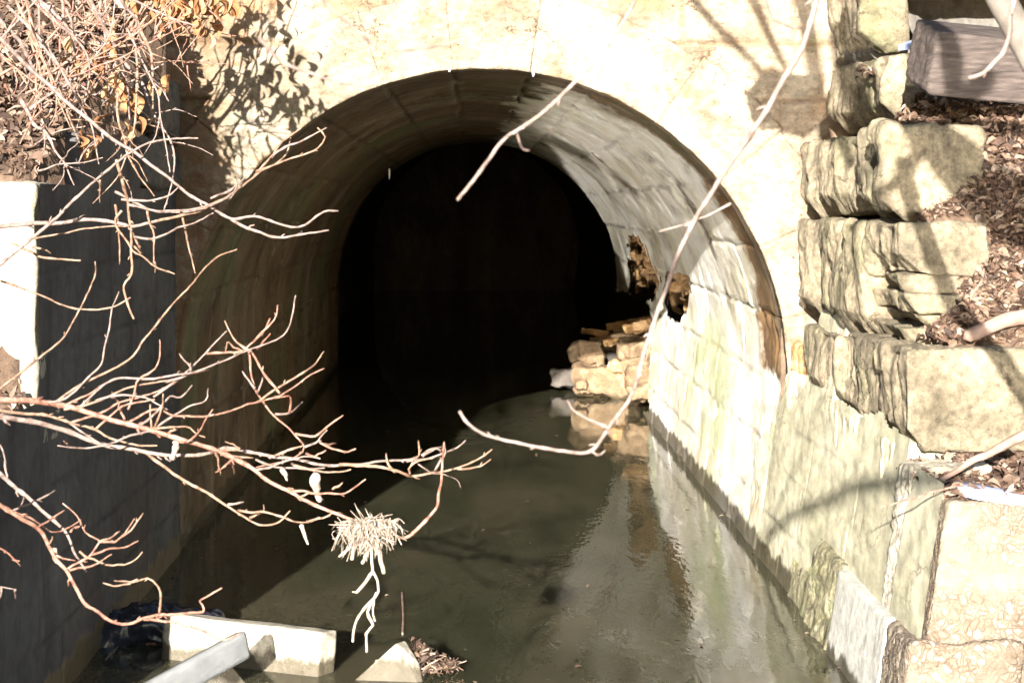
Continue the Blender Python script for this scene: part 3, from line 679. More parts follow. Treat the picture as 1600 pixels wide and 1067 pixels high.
def stick(name, poly, Yd, r0, r1, m, label=None, cat=None, group=None, parent=None, sides=7, seed=0, off=0.0, taper=None, knots=.12, step_px=7):
    """poly: traced pixels; Yd: distance (number or function of px, py); r in photo pixels"""
    fY = Yd if callable(Yd) else (lambda a, b: Yd)
    n = len(poly); pts = []
    for i, (a, b) in enumerate(poly):
        yy = fY(a, b) + off * (i / max(1, n - 1)); pts.append(tuple(P(a, b, yy)))
    Y_ = np.mean([q[1] for q in pts]); step = step_px * Y_ / FPX
    ln = smooth_line(pts, step); k = len(ln); t = np.linspace(0, 1, k)
    rg_ = np.random.RandomState(seed + 3)
    ln = ln + (rg_.rand(k, 3) - .5) * .0016 * Y_ / 8
    lowf = np.stack([vnoise(np.stack([t * n * 1.25 + seed * 3.1, t * 0 + j * 5., t * 0], -1), seed) for j in range(3)], -1)
    env = np.sin(np.clip(t, 0, 1) * PI)[:, None]
    ln = ln + lowf * env * .0045 * Y_ / 8
    if name in ('twig', 'stem', 'bare_branch'): r0, r1 = r0 * .82, r1 * .60
    rad = (r0 + (r1 - r0) * t) * Y_ / FPX
    m_ = MB(); m_.add(*tube_geo(ln, rad, sides, seed, knots))
    if name in ('twig', 'stem', 'bare_branch') and k > 6:
        for _ in range(max(1, k // 9)):
            j = rg_.randint(2, k - 2); tv = ln[j + 1] - ln[j]; tv /= np.linalg.norm(tv) + 1e-9
            sd = np.cross(tv, rg_.randn(3)); sd /= np.linalg.norm(sd) + 1e-9; bl = rad[j] * rg_.uniform(1.6, 3.6)
            m_.add(*tube_geo([ln[j], ln[j] + sd * bl * .6 + tv * bl * .3, ln[j] + sd * bl + tv * bl], [rad[j] * .7, rad[j] * .6, rad[j] * .35], 5, _))
    o = m_.build(name, m, parent, origin=None if parent is not None else tuple(ln[0]))
    if label: tag(o, label, cat, group)
    return o
stick('dead_stick', [(1604, 678), (1560, 700), (1520, 720), (1480, 746), (1450, 766), (1434, 776)], lambda a, b: 10.25 + (1600 - a) * .001, 8, 3, M_log,
      'smooth grey brown stick lying across the lowest leaf ledge', 'stick', seed=4)
stick('dead_stick', [(1606, 493), (1575, 500), (1540, 514), (1512, 526)], 11.22, 13, 11, M_log, 'short thick stick half buried in leaves above the long block', 'stick', seed=5)
stick('thin_twig', [(1500, 757), (1462, 768), (1440, 776), (1400, 785), (1374, 793)], 9.8, 1.8, 1.2, M_red, 'thin dark twig poking over the edge of the wing wall', 'twig', seed=6)

def snow(poly, Yd, label):
    pts = [P(a, b, y_) for a, b, y_ in poly]
    m_ = MB(); q = np.array([tuple(v) for v in pts]); n = len(q)
    top = q + np.array([0, 0, .012]); mid = q.mean(0) + np.array([0, 0, .02])
    m_.add(np.vstack([q - [0, 0, .02], top, mid[None]]), [(i, (i + 1) % n, n + (i + 1) % n, n + i) for i in range(n)] + [(n + i, n + (i + 1) % n, 2 * n) for i in range(n)])
    o = m_.build('snow_patch', M_snow, origin=tuple(q[0])); tag(o, label, 'snow', 'leftover snow patches'); return o
snow([(1488, 762, 10.0), (1520, 772, 9.92), (1565, 779, 9.9), (1610, 783, 9.9), (1610, 772, 10.12), (1560, 766, 10.15), (1520, 757, 10.2), (1492, 754, 10.2)], 0, 'thin bluish snow strip on the edge of the pebbly block')
snow([(1404, 74, 13.2), (1452, 70, 13.2), (1452, 60, 13.5), (1428, 64, 13.5)], 0, 'tiny snow patch beside the timber beam')

# leaf litter ------------------------------------------------------
def leaf_geo(c, size, rot, curl, wd=.45, n=4):
    t = np.linspace(0, 1, n + 1); wv = np.sin(np.clip(t * .96 + .02, 0, 1) * PI) ** .8 * wd * .5
    V = []
    for i in range(n + 1):
        zc = curl * math.sin(t[i] * PI) * .5
        for s in (-1, 0, 1): V.append((t[i] - .5, s * wv[i], zc * .5 + abs(s) * curl * wv[i] * .9))
    V = np.array(V) * size; V = V @ rot.T + c
    F = []
    for i in range(n):
        for s in range(2): F.append((i * 3 + s, i * 3 + s + 1, i * 3 + 4 + s, i * 3 + 3 + s))
    return V, F
def litter(name, label, n, sampler, seed):
    rg = random.Random(seed); m_ = MB()
    for i in range(n):
        x_, y_, z_ = sampler(rg)
        rot = np.array(Euler((rg.gauss(0, .55), rg.gauss(0, .55), rg.uniform(0, 6.28))).to_matrix())
        m_.add(*leaf_geo(np.array([x_, y_, z_ + rg.uniform(0, .045)]), rg.uniform(.022, .085), rot, rg.uniform(-.5, 1.2), rg.uniform(.3, .75)), a=rg.random())
    return tag(m_.build(name, M_litter, smooth=False), label, kind='stuff')
def hzs(x, y):
    if x > 1.5: return float(hz_right(np.array([x]), np.array([y]))[0])
    return float(hz(np.array([x]), np.array([y]))[0])
def smp_r(rg):
    while True:
        y = rg.uniform(9.95, 14.6); x = rg.uniform(2.03, 3.6)
        xm = 2.10 + (y > 11.1) * .12 + (y > 12) * .12
        if x < xm + rg.random() ** 2 * .3 and y > 11.1: continue
        return x, y, hzs(x, y)
litter('leaf_litter', 'brown fallen leaves heaped on the right bank and its ledges', 7500, smp_r, 3)
litter('leaf_litter', 'drift of fallen leaves sliding down beside the stepped blocks', 6500, lambda rg: ((lambda x, y: (x, y, hzs(x, y) + .01))(rg.uniform(2.28, 3.1), rg.choice([rg.uniform(11.14, 11.56), rg.uniform(11.5, 11.86), rg.uniform(12, 13.3), rg.uniform(11.2, 13.9)]))), 13)
def smp_l(rg):
    while True:
        y = 10.3 + rg.random() * 4.5; x = -1.96 - rg.random() ** 1.2 * 1.6
        return x, y, hzs(x, y)
litter('leaf_litter', 'pale fallen leaves covering the left bank behind the wing wall', 5500, smp_l, 4)
litter('leaf_litter', 'small heap of fallen leaves on the low left ledge', 500, lambda rg: ((lambda x, y: (x, y, hzs(x, y)))(rg.uniform(-2.8, -1.97), rg.uniform(8.2, 10.25))), 5)

# dry root mat on the right bank
m_ = MB(); rg = random.Random(9)
for i in range(260):
    a = P(rg.uniform(1500, 1590), rg.uniform(370, 440), rg.uniform(11.9, 12.1)); L_ = rg.uniform(.10, .30)
    b = a + Vector((rg.uniform(-.12, .05), -rg.uniform(.03, .12), -L_)); c_ = (a + b) / 2 + Vector((rg.uniform(-.04, .04), -.03, rg.uniform(-.03, .03)))
    ln = smooth_line([tuple(a), tuple(c_), tuple(b)], .04); m_.add(*tube_geo(ln, np.full(len(ln), .0018), 3, i), a=rg.random())
o = m_.build('root_mat', M_log, origin=tuple(P(1545, 440, 12))); tag(o, 'tangled mat of dry hanging roots on the right bank', 'roots')

# ------------------------------------------------------------------ rubble at the broken wall
def stone(name, px_, py_, Yd, sx, sy, sz, seed, m, label, cat='stone', group=None, rot=(0, 0, 0)):
    V, F = rbox((-sx / 2, -sy / 2, -sz / 2), (sx / 2, sy / 2, sz / 2), max(.015, min(sx, sz) / 9), min(sx, sz) * .12,
                lambda v, n: min(sx, sz) * .42 * fbm(v * 2.2 / min(sx, sz) * .6, 3, seed) + min(sx, sz) * .10 * fbm(v * 12, 3, seed + 2))
    V = V @ np.array(Euler(rot).to_matrix()).T; c_ = P(px_, py_, Yd)
    o = mesh(name, V, F, m, attr={'dirt_shade': np.zeros(len(V))}); o.location = c_
    return tag(o, label, cat, group)
G = 'fallen stones by the broken tunnel wall'
stone('fallen_stone', 962, 596, 27.6, .95, .6, .34, 1, M_rubble, 'largest flat cream stone at the waterline of the rubble heap', group=G)
stone('fallen_stone', 917, 549, 27.9, .32, .4, .26, 2, M_rubble, 'squared stone at the left end of the rubble heap', group=G, rot=(0, .05, .2))
stone('fallen_stone', 994, 546, 27.4, .30, .5, .26, 3, M_rubble, 'tilted stone at the right of the heap against the wall', group=G, rot=(0, -.35, .3))
stone('fallen_stone', 955, 531, 28.2, .36, .5, .08, 4, M_brick, 'thin brown slab lying level on top of the heap', group=G, rot=(0, -.12, .4))
stone('fallen_stone', 990, 517, 28.2, .42, .5, .07, 5, M_brick, 'thin brown slab leaning high against the broken wall', group=G, rot=(0, -.22, .1))
stone('fallen_stone', 953, 549, 28.4, .22, .3, .13, 6, M_rubble, 'small stone wedged in the middle of the heap', group=G)
stone('fallen_stone', 955, 570, 28.4, .8, .5, .3, 7, M_dark, 'dark damp stone in the core of the heap', group=G)
stone('fallen_stone', 938, 566, 27.8, .10, .14, .16, 8, M_rubble, 'little upright stone under the squared left one', group=G)
stone('fallen_stone', 907, 601, 27.3, .14, .2, .10, 9, M_rubble, 'small orange brown stone at the left waterline', group=G)
stone('fallen_stone', 1000, 590, 26.6, .28, .5, .25, 10, M_rubble, 'stone between the heap and the white wing wall foot', group=G)
stone('fallen_stone', 893, 590, 28.4, .5, .4, .2, 11, M_dark, 'dark low stone at the shadowed left edge of the heap', group=G)
stone('fallen_stone', 985, 560, 28.6, .6, .5, .5, 12, M_dark, 'dark block at the back of the heap', group=G)

for i, (a_, b_, y_, sx_, sz_, rz_, mm_, lb_) in enumerate([
    (1008, 508, 27.2, .34, .10, -.3, M_brick, 'brown slab tipped against the torn wall edge'), (935, 520, 28.6, .30, .06, .15, M_brick, 'narrow brown shard at the crest of the heap'),
    (975, 522, 27.8, .26, .05, -.1, M_rubble, 'pale thin flake catching the sun on the crest'), (1000, 570, 26.9, .34, .16, -.2, M_rubble, 'broken stone low beside the white wall'),
    (975, 575, 27.2, .20, .12, .3, M_brick, 'small brown stone above the large cream one'), (915, 575, 28.0, .22, .10, .1, M_brick, 'brown stone under the squared left one'),
    (1004, 612, 25.8, .30, .16, -.1, M_rubble, 'stone at the waterline nearest to the camera'), (985, 505, 29.0, .5, .08, -.2, M_brick, 'rearmost brown slab high on the heap')]):
    stone('fallen_stone', a_, b_, y_, sx_, .45, sz_, 30 + i, mm_, lb_, group=G, rot=(0, rz_, rz_ * 2))

# ------------------------------------------------------------------ things in the water, front left
def free_mesh(name, V, F, m, loc, smooth=True):
    o = mesh(name, V, F, m, smooth=smooth, attr={'dirt_shade': np.zeros(len(V))}); o.location = loc; return o
a = P(256, 980, 11.7); b = P(500, 1003, 11.25)
L_ = (b - a).length; yaw = math.atan2(b.y - a.y, b.x - a.x)
V, F = rbox((0, 0, -.34), (L_, .16, .0), .015, .008, lambda v, n: .006 * fbm(v * 7, 3, 3) + .003 * fbm(v * 30, 3, 3))
V = V @ np.array(Euler((-.10, .012, yaw)).to_matrix()).T
o = free_mesh('concrete_slab', V, F, M_conc, (a.x, a.y, .225)); tag(o, 'pale rectangular concrete slab standing on edge in the water', 'slab')
p0 = np.array(tuple(P(382, 1006, 10.85))); p1 = np.array(tuple(P(225, 1092, 10.2))); dv = p1 - p0; L_ = np.linalg.norm(dv) * 1.5; ux = dv / np.linalg.norm(dv)
uy = np.cross(np.array([0, .25, 1.]), ux); uy /= np.linalg.norm(uy); uz = np.cross(ux, uy)
V, F = rbox((0, -.028, -.066), (L_, .028, .066), .02, .012, lambda v, n: .0015 * fbm(v * 9, 2, 3))
V = V[:, :1] * ux + V[:, 1:2] * uy + V[:, 2:] * uz
o = free_mesh('grey_plank', V, F, M_pipe, tuple(p0)); tag(o, 'smooth pale grey plank leaning diagonally against the concrete slab', 'plank')
# triangular rock
c_ = P(630, 1010, 11.1); zt = .20
V = np.array([(-.26, -.05, -.1), (.17, -.12, -.1), (.20, .22, -.1), (-.05, .2, -.1), (.02, -.02, .145), (.06, .08, .14), (.13, -.02, .05)])
import bmesh
bm = bmesh.new(); [bm.verts.new(v) for v in V]; bmesh.ops.convex_hull(bm, input=bm.verts)
bmesh.ops.bevel(bm, geom=list(bm.edges), offset=.008, segments=2, affect='EDGES', profile=.6)
me = bpy.data.meshes.new('rock'); bm.to_mesh(me); bm.free(); me.materials.append(M_conc)
o = bpy.data.objects.new('pointed_rock', me); C.objects.link(o); o.location = (P(612, 1050, 11.15).x, 11.2, .03)
tag(o, 'pale pointed rock sticking out of the water', 'rock')
# debris caught on the rock
m_ = MB(); rg = random.Random(21); bc = np.array([o.location.x + .15, 11.32, .03])
for i in range(260):
    r_ = rg.random() ** .6; th = rg.uniform(0, 6.28)
    q = bc + np.array([r_ * .20 * math.cos(th) - .02, r_ * .16 * math.sin(th), (1 - r_ * .9) * .13 * rg.random() + .0])
    dv = np.array([rg.gauss(0, 1), rg.gauss(0, 1), rg.gauss(0, .6)]); dv /= np.linalg.norm(dv); l = rg.uniform(.03, .10)
    ln = smooth_line([q - dv * l / 2, q + np.array([0, 0, rg.uniform(-.01, .015)]), q + dv * l / 2], .02)
    m_.add(*tube_geo(ln, np.full(len(ln), rg.uniform(.0015, .005)), 4, i), a=rg.random())
for i in range(90):
    r_ = rg.random() ** .6; th = rg.uniform(0, 6.28)
    q = bc + np.array([r_ * .20 * math.cos(th) - .03, r_ * .15 * math.sin(th), (1 - r_ * .8) * .15 * rg.random()])
    rot = np.array(Euler((rg.gauss(0, 1), rg.gauss(0, 1), rg.uniform(0, 6.28))).to_matrix())
    m_.add(*leaf_geo(q, rg.uniform(.03, .07), rot, rg.uniform(0, 1)), a=rg.random() * .8)
d_ = m_.build('debris_clump', M_litter, origin=tuple(bc)); tag(d_, 'clump of wet twigs and leaves caught behind the pointed rock', 'debris')
# black plastic by the left wall
V, F = rbox((-.30, -.3, -.06), (.30, .3, .06), .012, .05, lambda v, n: .05 * fbm(v * 6, 4, 3) + .03 * ridged(v * 11, 2, 5))
V[:, 2] += .04 * np.exp(-((V[:, 0] + .05) ** 2) / .02)
o = free_mesh('plastic_sheet', V, F, M_plastic, tuple(P(252, 958, 12.3))); o.location.z = .02; tag(o, 'crumpled black plastic sheet afloat by the left wall', 'plastic sheet')
m_ = MB(); rg = random.Random(33)
for i in range(60):
    q = np.array(tuple(P(318, 968, 11.9))) + np.array([rg.gauss(0, .06), rg.gauss(0, .12), rg.random() * .02]); q[2] = rg.random() * .03
    rot = np.array(Euler((rg.gauss(0, .6), rg.gauss(0, .6), rg.uniform(0, 6.28))).to_matrix()); m_.add(*leaf_geo(q, rg.uniform(.03, .06), rot, rg.uniform(0, 1)), a=rg.random())
o = m_.build('leaf_litter', M_litter, origin=tuple(q)); tag(o, 'little raft of soaked leaves behind the concrete slab', kind='stuff')
for (pa, pb, lb) in (((560, 1000), (700, 905), 'sunken straight stick slanting under the surface beside the rock'),):
    pass
def at_water(px_, py_, z_=.004):
    return P(px_, py_, FPX * (z_ - CAM.z) / (320 - py_))
def wstick(pl, r, m, label):
    pts = [tuple(at_water(a_, b_)) for a_, b_ in pl]; ln = smooth_line(pts, .03); m_ = MB(); m_.add(*tube_geo(ln, np.full(len(ln), r), 6, 2))
    o = m_.build('floating_stick', m, origin=tuple(ln[0])); tag(o, label, 'stick', 'sticks lying in the water'); return o
wstick([(628, 925), (630, 960), (629, 990)], .006, M_log, 'straight brown stick floating just behind the pointed rock')
wstick([(195, 1003), (230, 1005), (256, 1004)], .005, M_red, 'thin reddish stick touching the left end of the slab')
wstick([(165, 1030), (180, 1015), (188, 1004)], .003, M_grey, 'thin pale stick floating near the foot of the left wall')

m_ = MB(); rg = random.Random(55)
for i in range(150):
    y = 11.0 + 14 * rg.random() ** 2; x = rg.uniform(-1.7, 1.75)
    if rg.random() < .45: x = rg.choice([WL + abs(rg.gauss(0, .07)) + .02, 1.84 - abs(rg.gauss(0, .06))])
    rot = np.array(Euler((rg.gauss(0, .15), rg.gauss(0, .15), rg.uniform(0, 6.28))).to_matrix())
    m_.add(*leaf_geo(np.array([x, y, .004]), rg.uniform(.012, .045), rot, rg.uniform(0, .4), rg.uniform(.25, .6)), a=rg.random())
tag(m_.build('floating_litter', M_litter, smooth=False), 'scattered leaf bits and flecks floating on the water', kind='stuff')

# ------------------------------------------------------------------ branches traced at their real distance
def branch(name, label, Yf, main, twigs, m, group=None, r=(5, 2), mt=None, cat='branch', extra_tips=0, seed=1):
    root = stick(name, main, Yf, r[0], r[1], m, label, cat, group, seed=seed)
    rg = random.Random(seed * 7 + 1)
    for i, tw in enumerate(twigs):
        pl, ra, rb_ = (tw, 2.6, 1.8) if not isinstance(tw[-1], (int, float)) else (tw[0], tw[1], tw[2])
        stick('twig', pl, Yf, ra, rb_, (mt or [m])[rg.randrange(len(mt or [m]))], parent=root, seed=seed * 31 + i, off=rg.uniform(-.22, .22) * .6, sides=6)
    return root
def YM(a, b): return 8.0 + .18 * math.sin(a / 110.) + .10 * math.sin(b / 60.)
def YN(a, b): return 7.6 + .12 * math.sin(a / 80.)
def YU(a, b): return 9.45 + .15 * math.sin(a / 95.) + .1 * math.sin(b / 50.)
twM1 = [
 [(84, 630), (135, 596), (202, 563), (229, 529), (256, 492), (297, 448), (337, 404), (370, 390)],
 [(60, 628), (101, 623), (152, 576), (165, 536), (175, 485), (186, 456)],
 [(-5, 612), (61, 559), (101, 526), (128, 475), (148, 431), (149, 409)],
 [(120, 640), (175, 593), (236, 593), (294, 583), (337, 569), (388, 546), (435, 529), (452, 509), (462, 462)],
 [(240, 620), (294, 580), (324, 549), (354, 517)],
 [(388, 547), (370, 535), (361, 520), (351, 502)],
 [(324, 553), (371, 549), (405, 529), (422, 497)],
 [(396, 535), (410, 518), (428, 500), (434, 477)],
 [(402, 546), (412, 535), (422, 522)],
 [(378, 549), (364, 540), (356, 536), (352, 552)],
 [(200, 640), (219, 593), (246, 569), (250, 531)],
 [(260, 597), (297, 581), (288, 563), (280, 553)],
 [(100, 640), (150, 628), (202, 607), (250, 597), (300, 585), (327, 578)],
 [(91, 637), (140, 615), (169, 597), (190, 590), (226, 594)],
 [(112, 660), (150, 647), (190, 627), (225, 617), (250, 610), (275, 595)],
 [(150, 670), (180, 645), (200, 632), (242, 624)],
 [(195, 655), (185, 632), (175, 612)],
 [(150, 626), (180, 617), (225, 620), (262, 640)],
 [(236, 672), (237, 655), (235, 632)],
 [(240, 670), (252, 640), (255, 615)],
 [(215, 668), (250, 640), (265, 620), (282, 620), (300, 602)],
 [(240, 672), (262, 655), (295, 635), (322, 625), (325, 607)],
 [(232, 670), (260, 669), (290, 667), (307, 677), (320, 683)],
 [(200, 660), (240, 640), (267, 647), (287, 650), (317, 652), (331, 650), (367, 639), (405, 627), (440, 618), (466, 600), (480, 588), (506, 576)],
 [(405, 627), (425, 612), (460, 590), (490, 570), (506, 549)],
 [(280, 690), (295, 690), (310, 674), (332, 640)],
 [(437, 614), (412, 583), (398, 556), (388, 546), (392, 575), (398, 607), (408, 624), (426, 647), (453, 669), (475, 699), (466, 712), (444, 721), (400, 730)],
 [(398, 607), (388, 595), (379, 580)], [(402, 615), (408, 600), (410, 590)],
 [(430, 647), (453, 645), (473, 628)], [(452, 646), (454, 628), (450, 618), (430, 622)],
 [(462, 678), (491, 680), (511, 668), (536, 649)],
 [(475, 699), (496, 687), (511, 672)],
 [(498, 690), (520, 702), (543, 705), (556, 701)], [(507, 694), (516, 695), (525, 693)],
 [(478, 708), (493, 712), (509, 703)],
 [(337, 706), (341, 725), (345, 742)], [(366, 714), (350, 730), (337, 738)], [(362, 714), (364, 730), (366, 740)],
 [(240, 672), (212, 678), (175, 690), (155, 696), (125, 700), (90, 696)], [(118, 699), (108, 696), (100, 689)],
 [(340, 704), (375, 702), (370, 698), (352, 690)], [(345, 710), (370, 712), (395, 715)],
 [(397, 735), (425, 728), (450, 720), (475, 712), (500, 716)],
 [(446, 766), (480, 768), (505, 771), (540, 769), (571, 749)], [(520, 764), (528, 760), (535, 754)], [(470, 776), (490, 770), (505, 780)],
 ([(575, 822), (600, 832), (632, 839), (655, 822), (676, 801), (687, 769), (691, 737), (692, 712), (694, 692)], 4.0, 2.6),
]
bM = branch('bare_branch', 'long reddish forking branch reaching over the water with a snagged straw tuft', YM,
            [(-30, 618), (0, 624), (45, 626), (100, 635), (140, 645), (175, 655), (215, 666), (240, 674), (288, 688), (350, 708), (397, 733), (417, 748), (446, 766), (480, 782), (500, 792), (547, 811), (578, 823)],
            twM1, M_red, r=(6.4, 4.0), mt=[M_twig, M_red, M_grey], seed=2)
twM2 = [
 ([(-10, 640), (50, 647), (72, 649), (112, 662), (150, 670), (180, 687), (215, 695), (245, 696)], 3.4, 2.4),
 [(100, 655), (125, 672), (150, 690), (172, 697)],
 ([(225, 704), (250, 725), (287, 750), (325, 770), (355, 789), (390, 811), (412, 820), (435, 816), (453, 798)], 3.6, 2.2),
 [(356, 788), (381, 784)], [(372, 797), (397, 800), (421, 800), (444, 807), (462, 816), (480, 816), (499, 808)], [(480, 816), (505, 808), (520, 800)],
 [(390, 809), (402, 804), (411, 800), (412, 788)],
 ([(330, 707), (355, 700), (381, 705), (426, 712), (475, 719), (507, 726), (559, 726), (593, 720), (641, 718), (673, 702), (690, 698)], 3.8, 2.4),
 ([(530, 726), (558, 726), (609, 731), (641, 742), (673, 739), (705, 733), (743, 720), (769, 702)], 3.4, 2.2),
 [(715, 732), (735, 731), (750, 728), (767, 717)], [(636, 720), (670, 716), (695, 708), (715, 700), (727, 688)],
 [(646, 716), (654, 710), (655, 698), (654, 688)], [(612, 732), (604, 722), (603, 708)], ([(648, 721), (673, 737), (705, 744), (716, 752), (720, 762)], 1.6, .8),
 [(680, 735), (688, 722), (695, 706), (694, 690)], [(640, 742), (641, 730), (650, 722), (676, 716)], [(660, 712), (674, 706), (684, 700), (693, 712)],
 [(455, 725), (490, 733), (530, 738), (548, 733)], [(400, 718), (430, 730), (470, 733), (507, 731)],
 [(430, 712), (450, 704), (470, 699), (475, 694)],
]
bM2 = branch('bare_branch', 'pale lower branch running beside the red one to the fine twig tips over the water', lambda a, b: YM(a, b) + .12,
             [(-30, 649), (0, 651), (60, 660), (100, 672), (140, 687), (175, 697), (225, 705), (265, 711), (300, 711), (330, 707)], twM2, M_grey, r=(5.8, 4.4), mt=[M_twig, M_grey], seed=3)
twN = [
 ([(225, 967), (250, 969), (282, 974), (317, 984), (348, 999), (375, 990)], 3.0, 2.2),
 ([(249, 959), (250, 933), (245, 913), (230, 902), (213, 907), (178, 907)], 2.8, 1.8), [(215, 905), (201, 911), (184, 915), (161, 910)],
 [(23, 800), (58, 815), (75, 829), (98, 829), (127, 812)], [(60, 823), (80, 810), (101, 797)],
 [(101, 891), (120, 880), (144, 866), (153, 852), (155, 845), (135, 832), (121, 806), (98, 786)],
 [(155, 846), (178, 846), (190, 838), (201, 826), (210, 810)], [(190, 838), (205, 828), (215, 815), (224, 802)], [(155, 846), (170, 840), (187, 830)],
 [(144, 866), (160, 862), (173, 858), (195, 854), (216, 845)], [(109, 891), (138, 884), (155, 878), (174, 866)],
 [(124, 861), (135, 870), (147, 872), (164, 882), (196, 881), (212, 874), (223, 862)], [(88, 868), (98, 872), (118, 875)],
 [(78, 850), (82, 838)], [(110, 830), (118, 825), (128, 822), (122, 808)],
]
bN = branch('bare_branch', 'curved orange branch dipping low over the left wall and the grey plank', YN,
            [(-25, 775), (0, 789), (37, 812), (63, 829), (81, 861), (101, 889), (121, 924), (135, 944), (161, 961), (190, 974), (219, 967), (250, 961), (288, 957), (318, 956), (316, 945), (312, 939), (328, 929), (347, 918)],
            twN, M_red, r=(4.8, 2.3), mt=[M_red, M_twig], seed=4)
branch('bare_branch', 'straight greyish branch crossing behind the curved orange one', lambda a, b: 7.9, [(-30, 716), (0, 740), (23, 760), (63, 797), (101, 829), (118, 866), (135, 892)],
       [[(20, 799), (32, 790), (37, 778)], [(35, 791), (66, 780), (86, 766)]], M_grey, r=(5, 3.0), seed=5)
branch('bare_branch', 'short reddish twig entering at the left edge below the crossing branches', YN, [(-20, 843), (0, 857), (14, 866), (32, 884)], [[(20, 874), (30, 876)]], M_red, r=(2.5, 1.6), seed=6)
branch('bare_branch', 'thin grey twig entering low at the left edge', YN, [(-20, 912), (0, 917), (26, 921)], [[(24, 921), (25, 935)], [(2, 917), (0, 935)]], M_grey, r=(1.6, 1.2), seed=7)
branch('bare_branch', 'tiny drooping twig at the left edge above the grey branch', YN, [(-12, 680), (0, 697), (8, 720), (11, 740)], [[(8, 720), (11, 752)]], M_grey, r=(2.4, 1.5), seed=8)

twU = [
 ([(247, 345), (300, 333), (311, 330), (361, 303), (395, 279), (422, 259), (476, 242), (496, 232), (508, 215), (496, 200)], 3.0, 2.2),
 [(395, 279), (422, 249), (442, 225), (476, 196)], [(425, 247), (435, 235), (469, 222), (510, 200)], [(400, 268), (432, 255), (449, 239), (454, 215)],
 [(330, 310), (370, 290), (386, 268), (384, 255)], [(300, 330), (340, 318), (366, 300), (372, 285)],
 ([(54, 373), (112, 362), (171, 355), (202, 354)], 2.0, 1.8), [(209, 370), (237, 374), (267, 362), (300, 350), (333, 333)],
 [(190, 312), (230, 313), (262, 307), (280, 292)], [(200, 320), (250, 330), (300, 326), (345, 315)], [(180, 300), (230, 325), (260, 332), (320, 328)],
]
branch('bare_branch', 'pale nearly level branch crossing the upper left wall', YU, [(-30, 358), (0, 354), (52, 350), (94, 350), (139, 344), (187, 349), (209, 353), (247, 345)], twU, M_grey, r=(4.6, 3.8), mt=[M_grey, M_twig], seed=9)
branch('bare_branch', 'pale branch rising steeply to the right across the white wall end', lambda a, b: YU(a, b) - .15, [(-30, 440), (10, 405), (54, 370), (101, 329), (151, 280), (169, 264), (214, 233), (253, 219), (309, 216)], [], M_grey, r=(4.0, 2.0), seed=10)
twU5 = [([(361, 343), (388, 357), (425, 370), (462, 367), (513, 360)], 3.2, 2.4), [(466, 367), (472, 360)], [(396, 338), (399, 333)]]
branch('bare_branch', 'long straight diagonal branch ending in two pale prongs before the arch', YU, [(-20, 40), (60, 120), (130, 180), (172, 215), (220, 245), (260, 275), (300, 308), (327, 323), (361, 342), (398, 338), (429, 347), (456, 355), (476, 352), (506, 331), (528, 330)], twU5, M_grey, r=(4.6, 2.6), mt=[M_grey], seed=11)
branch('bare_branch', 'thin drooping curved twig starting on the white wall end', YU, [(-20, 432), (0, 438), (47, 455), (91, 475), (128, 483), (175, 480), (204, 465)], [], M_twig, r=(2.2, 2.0), seed=12)
branch('bare_branch', 'short stubby twig poking out from the white wall end', YU, [(20, 380), (54, 397), (67, 403), (97, 405), (126, 407)], [[(50, 386), (66, 389), (79, 396)]], M_twig, r=(2.6, 2.2), seed=13)
branch('bare_branch', 'wavy hanging twig with a pale lower tip before the left wall', YU, [(182, 250), (196, 300), (202, 340), (206, 391), (206, 428), (194, 448), (199, 475), (209, 498)],
       [[(190, 330), (180, 348), (202, 384), (225, 402), (243, 418), (273, 428)], [(230, 330), (240, 374), (240, 411)], [(180, 320), (187, 377), (187, 413)], [(283, 330), (294, 380), (305, 427)], [(205, 360), (218, 390), (224, 396)], [(210, 385), (220, 396)],
        [(156, 282), (156, 317)], [(241, 410), (243, 427)]], M_twig, r=(3.2, 2.8), mt=[M_twig], seed=14)

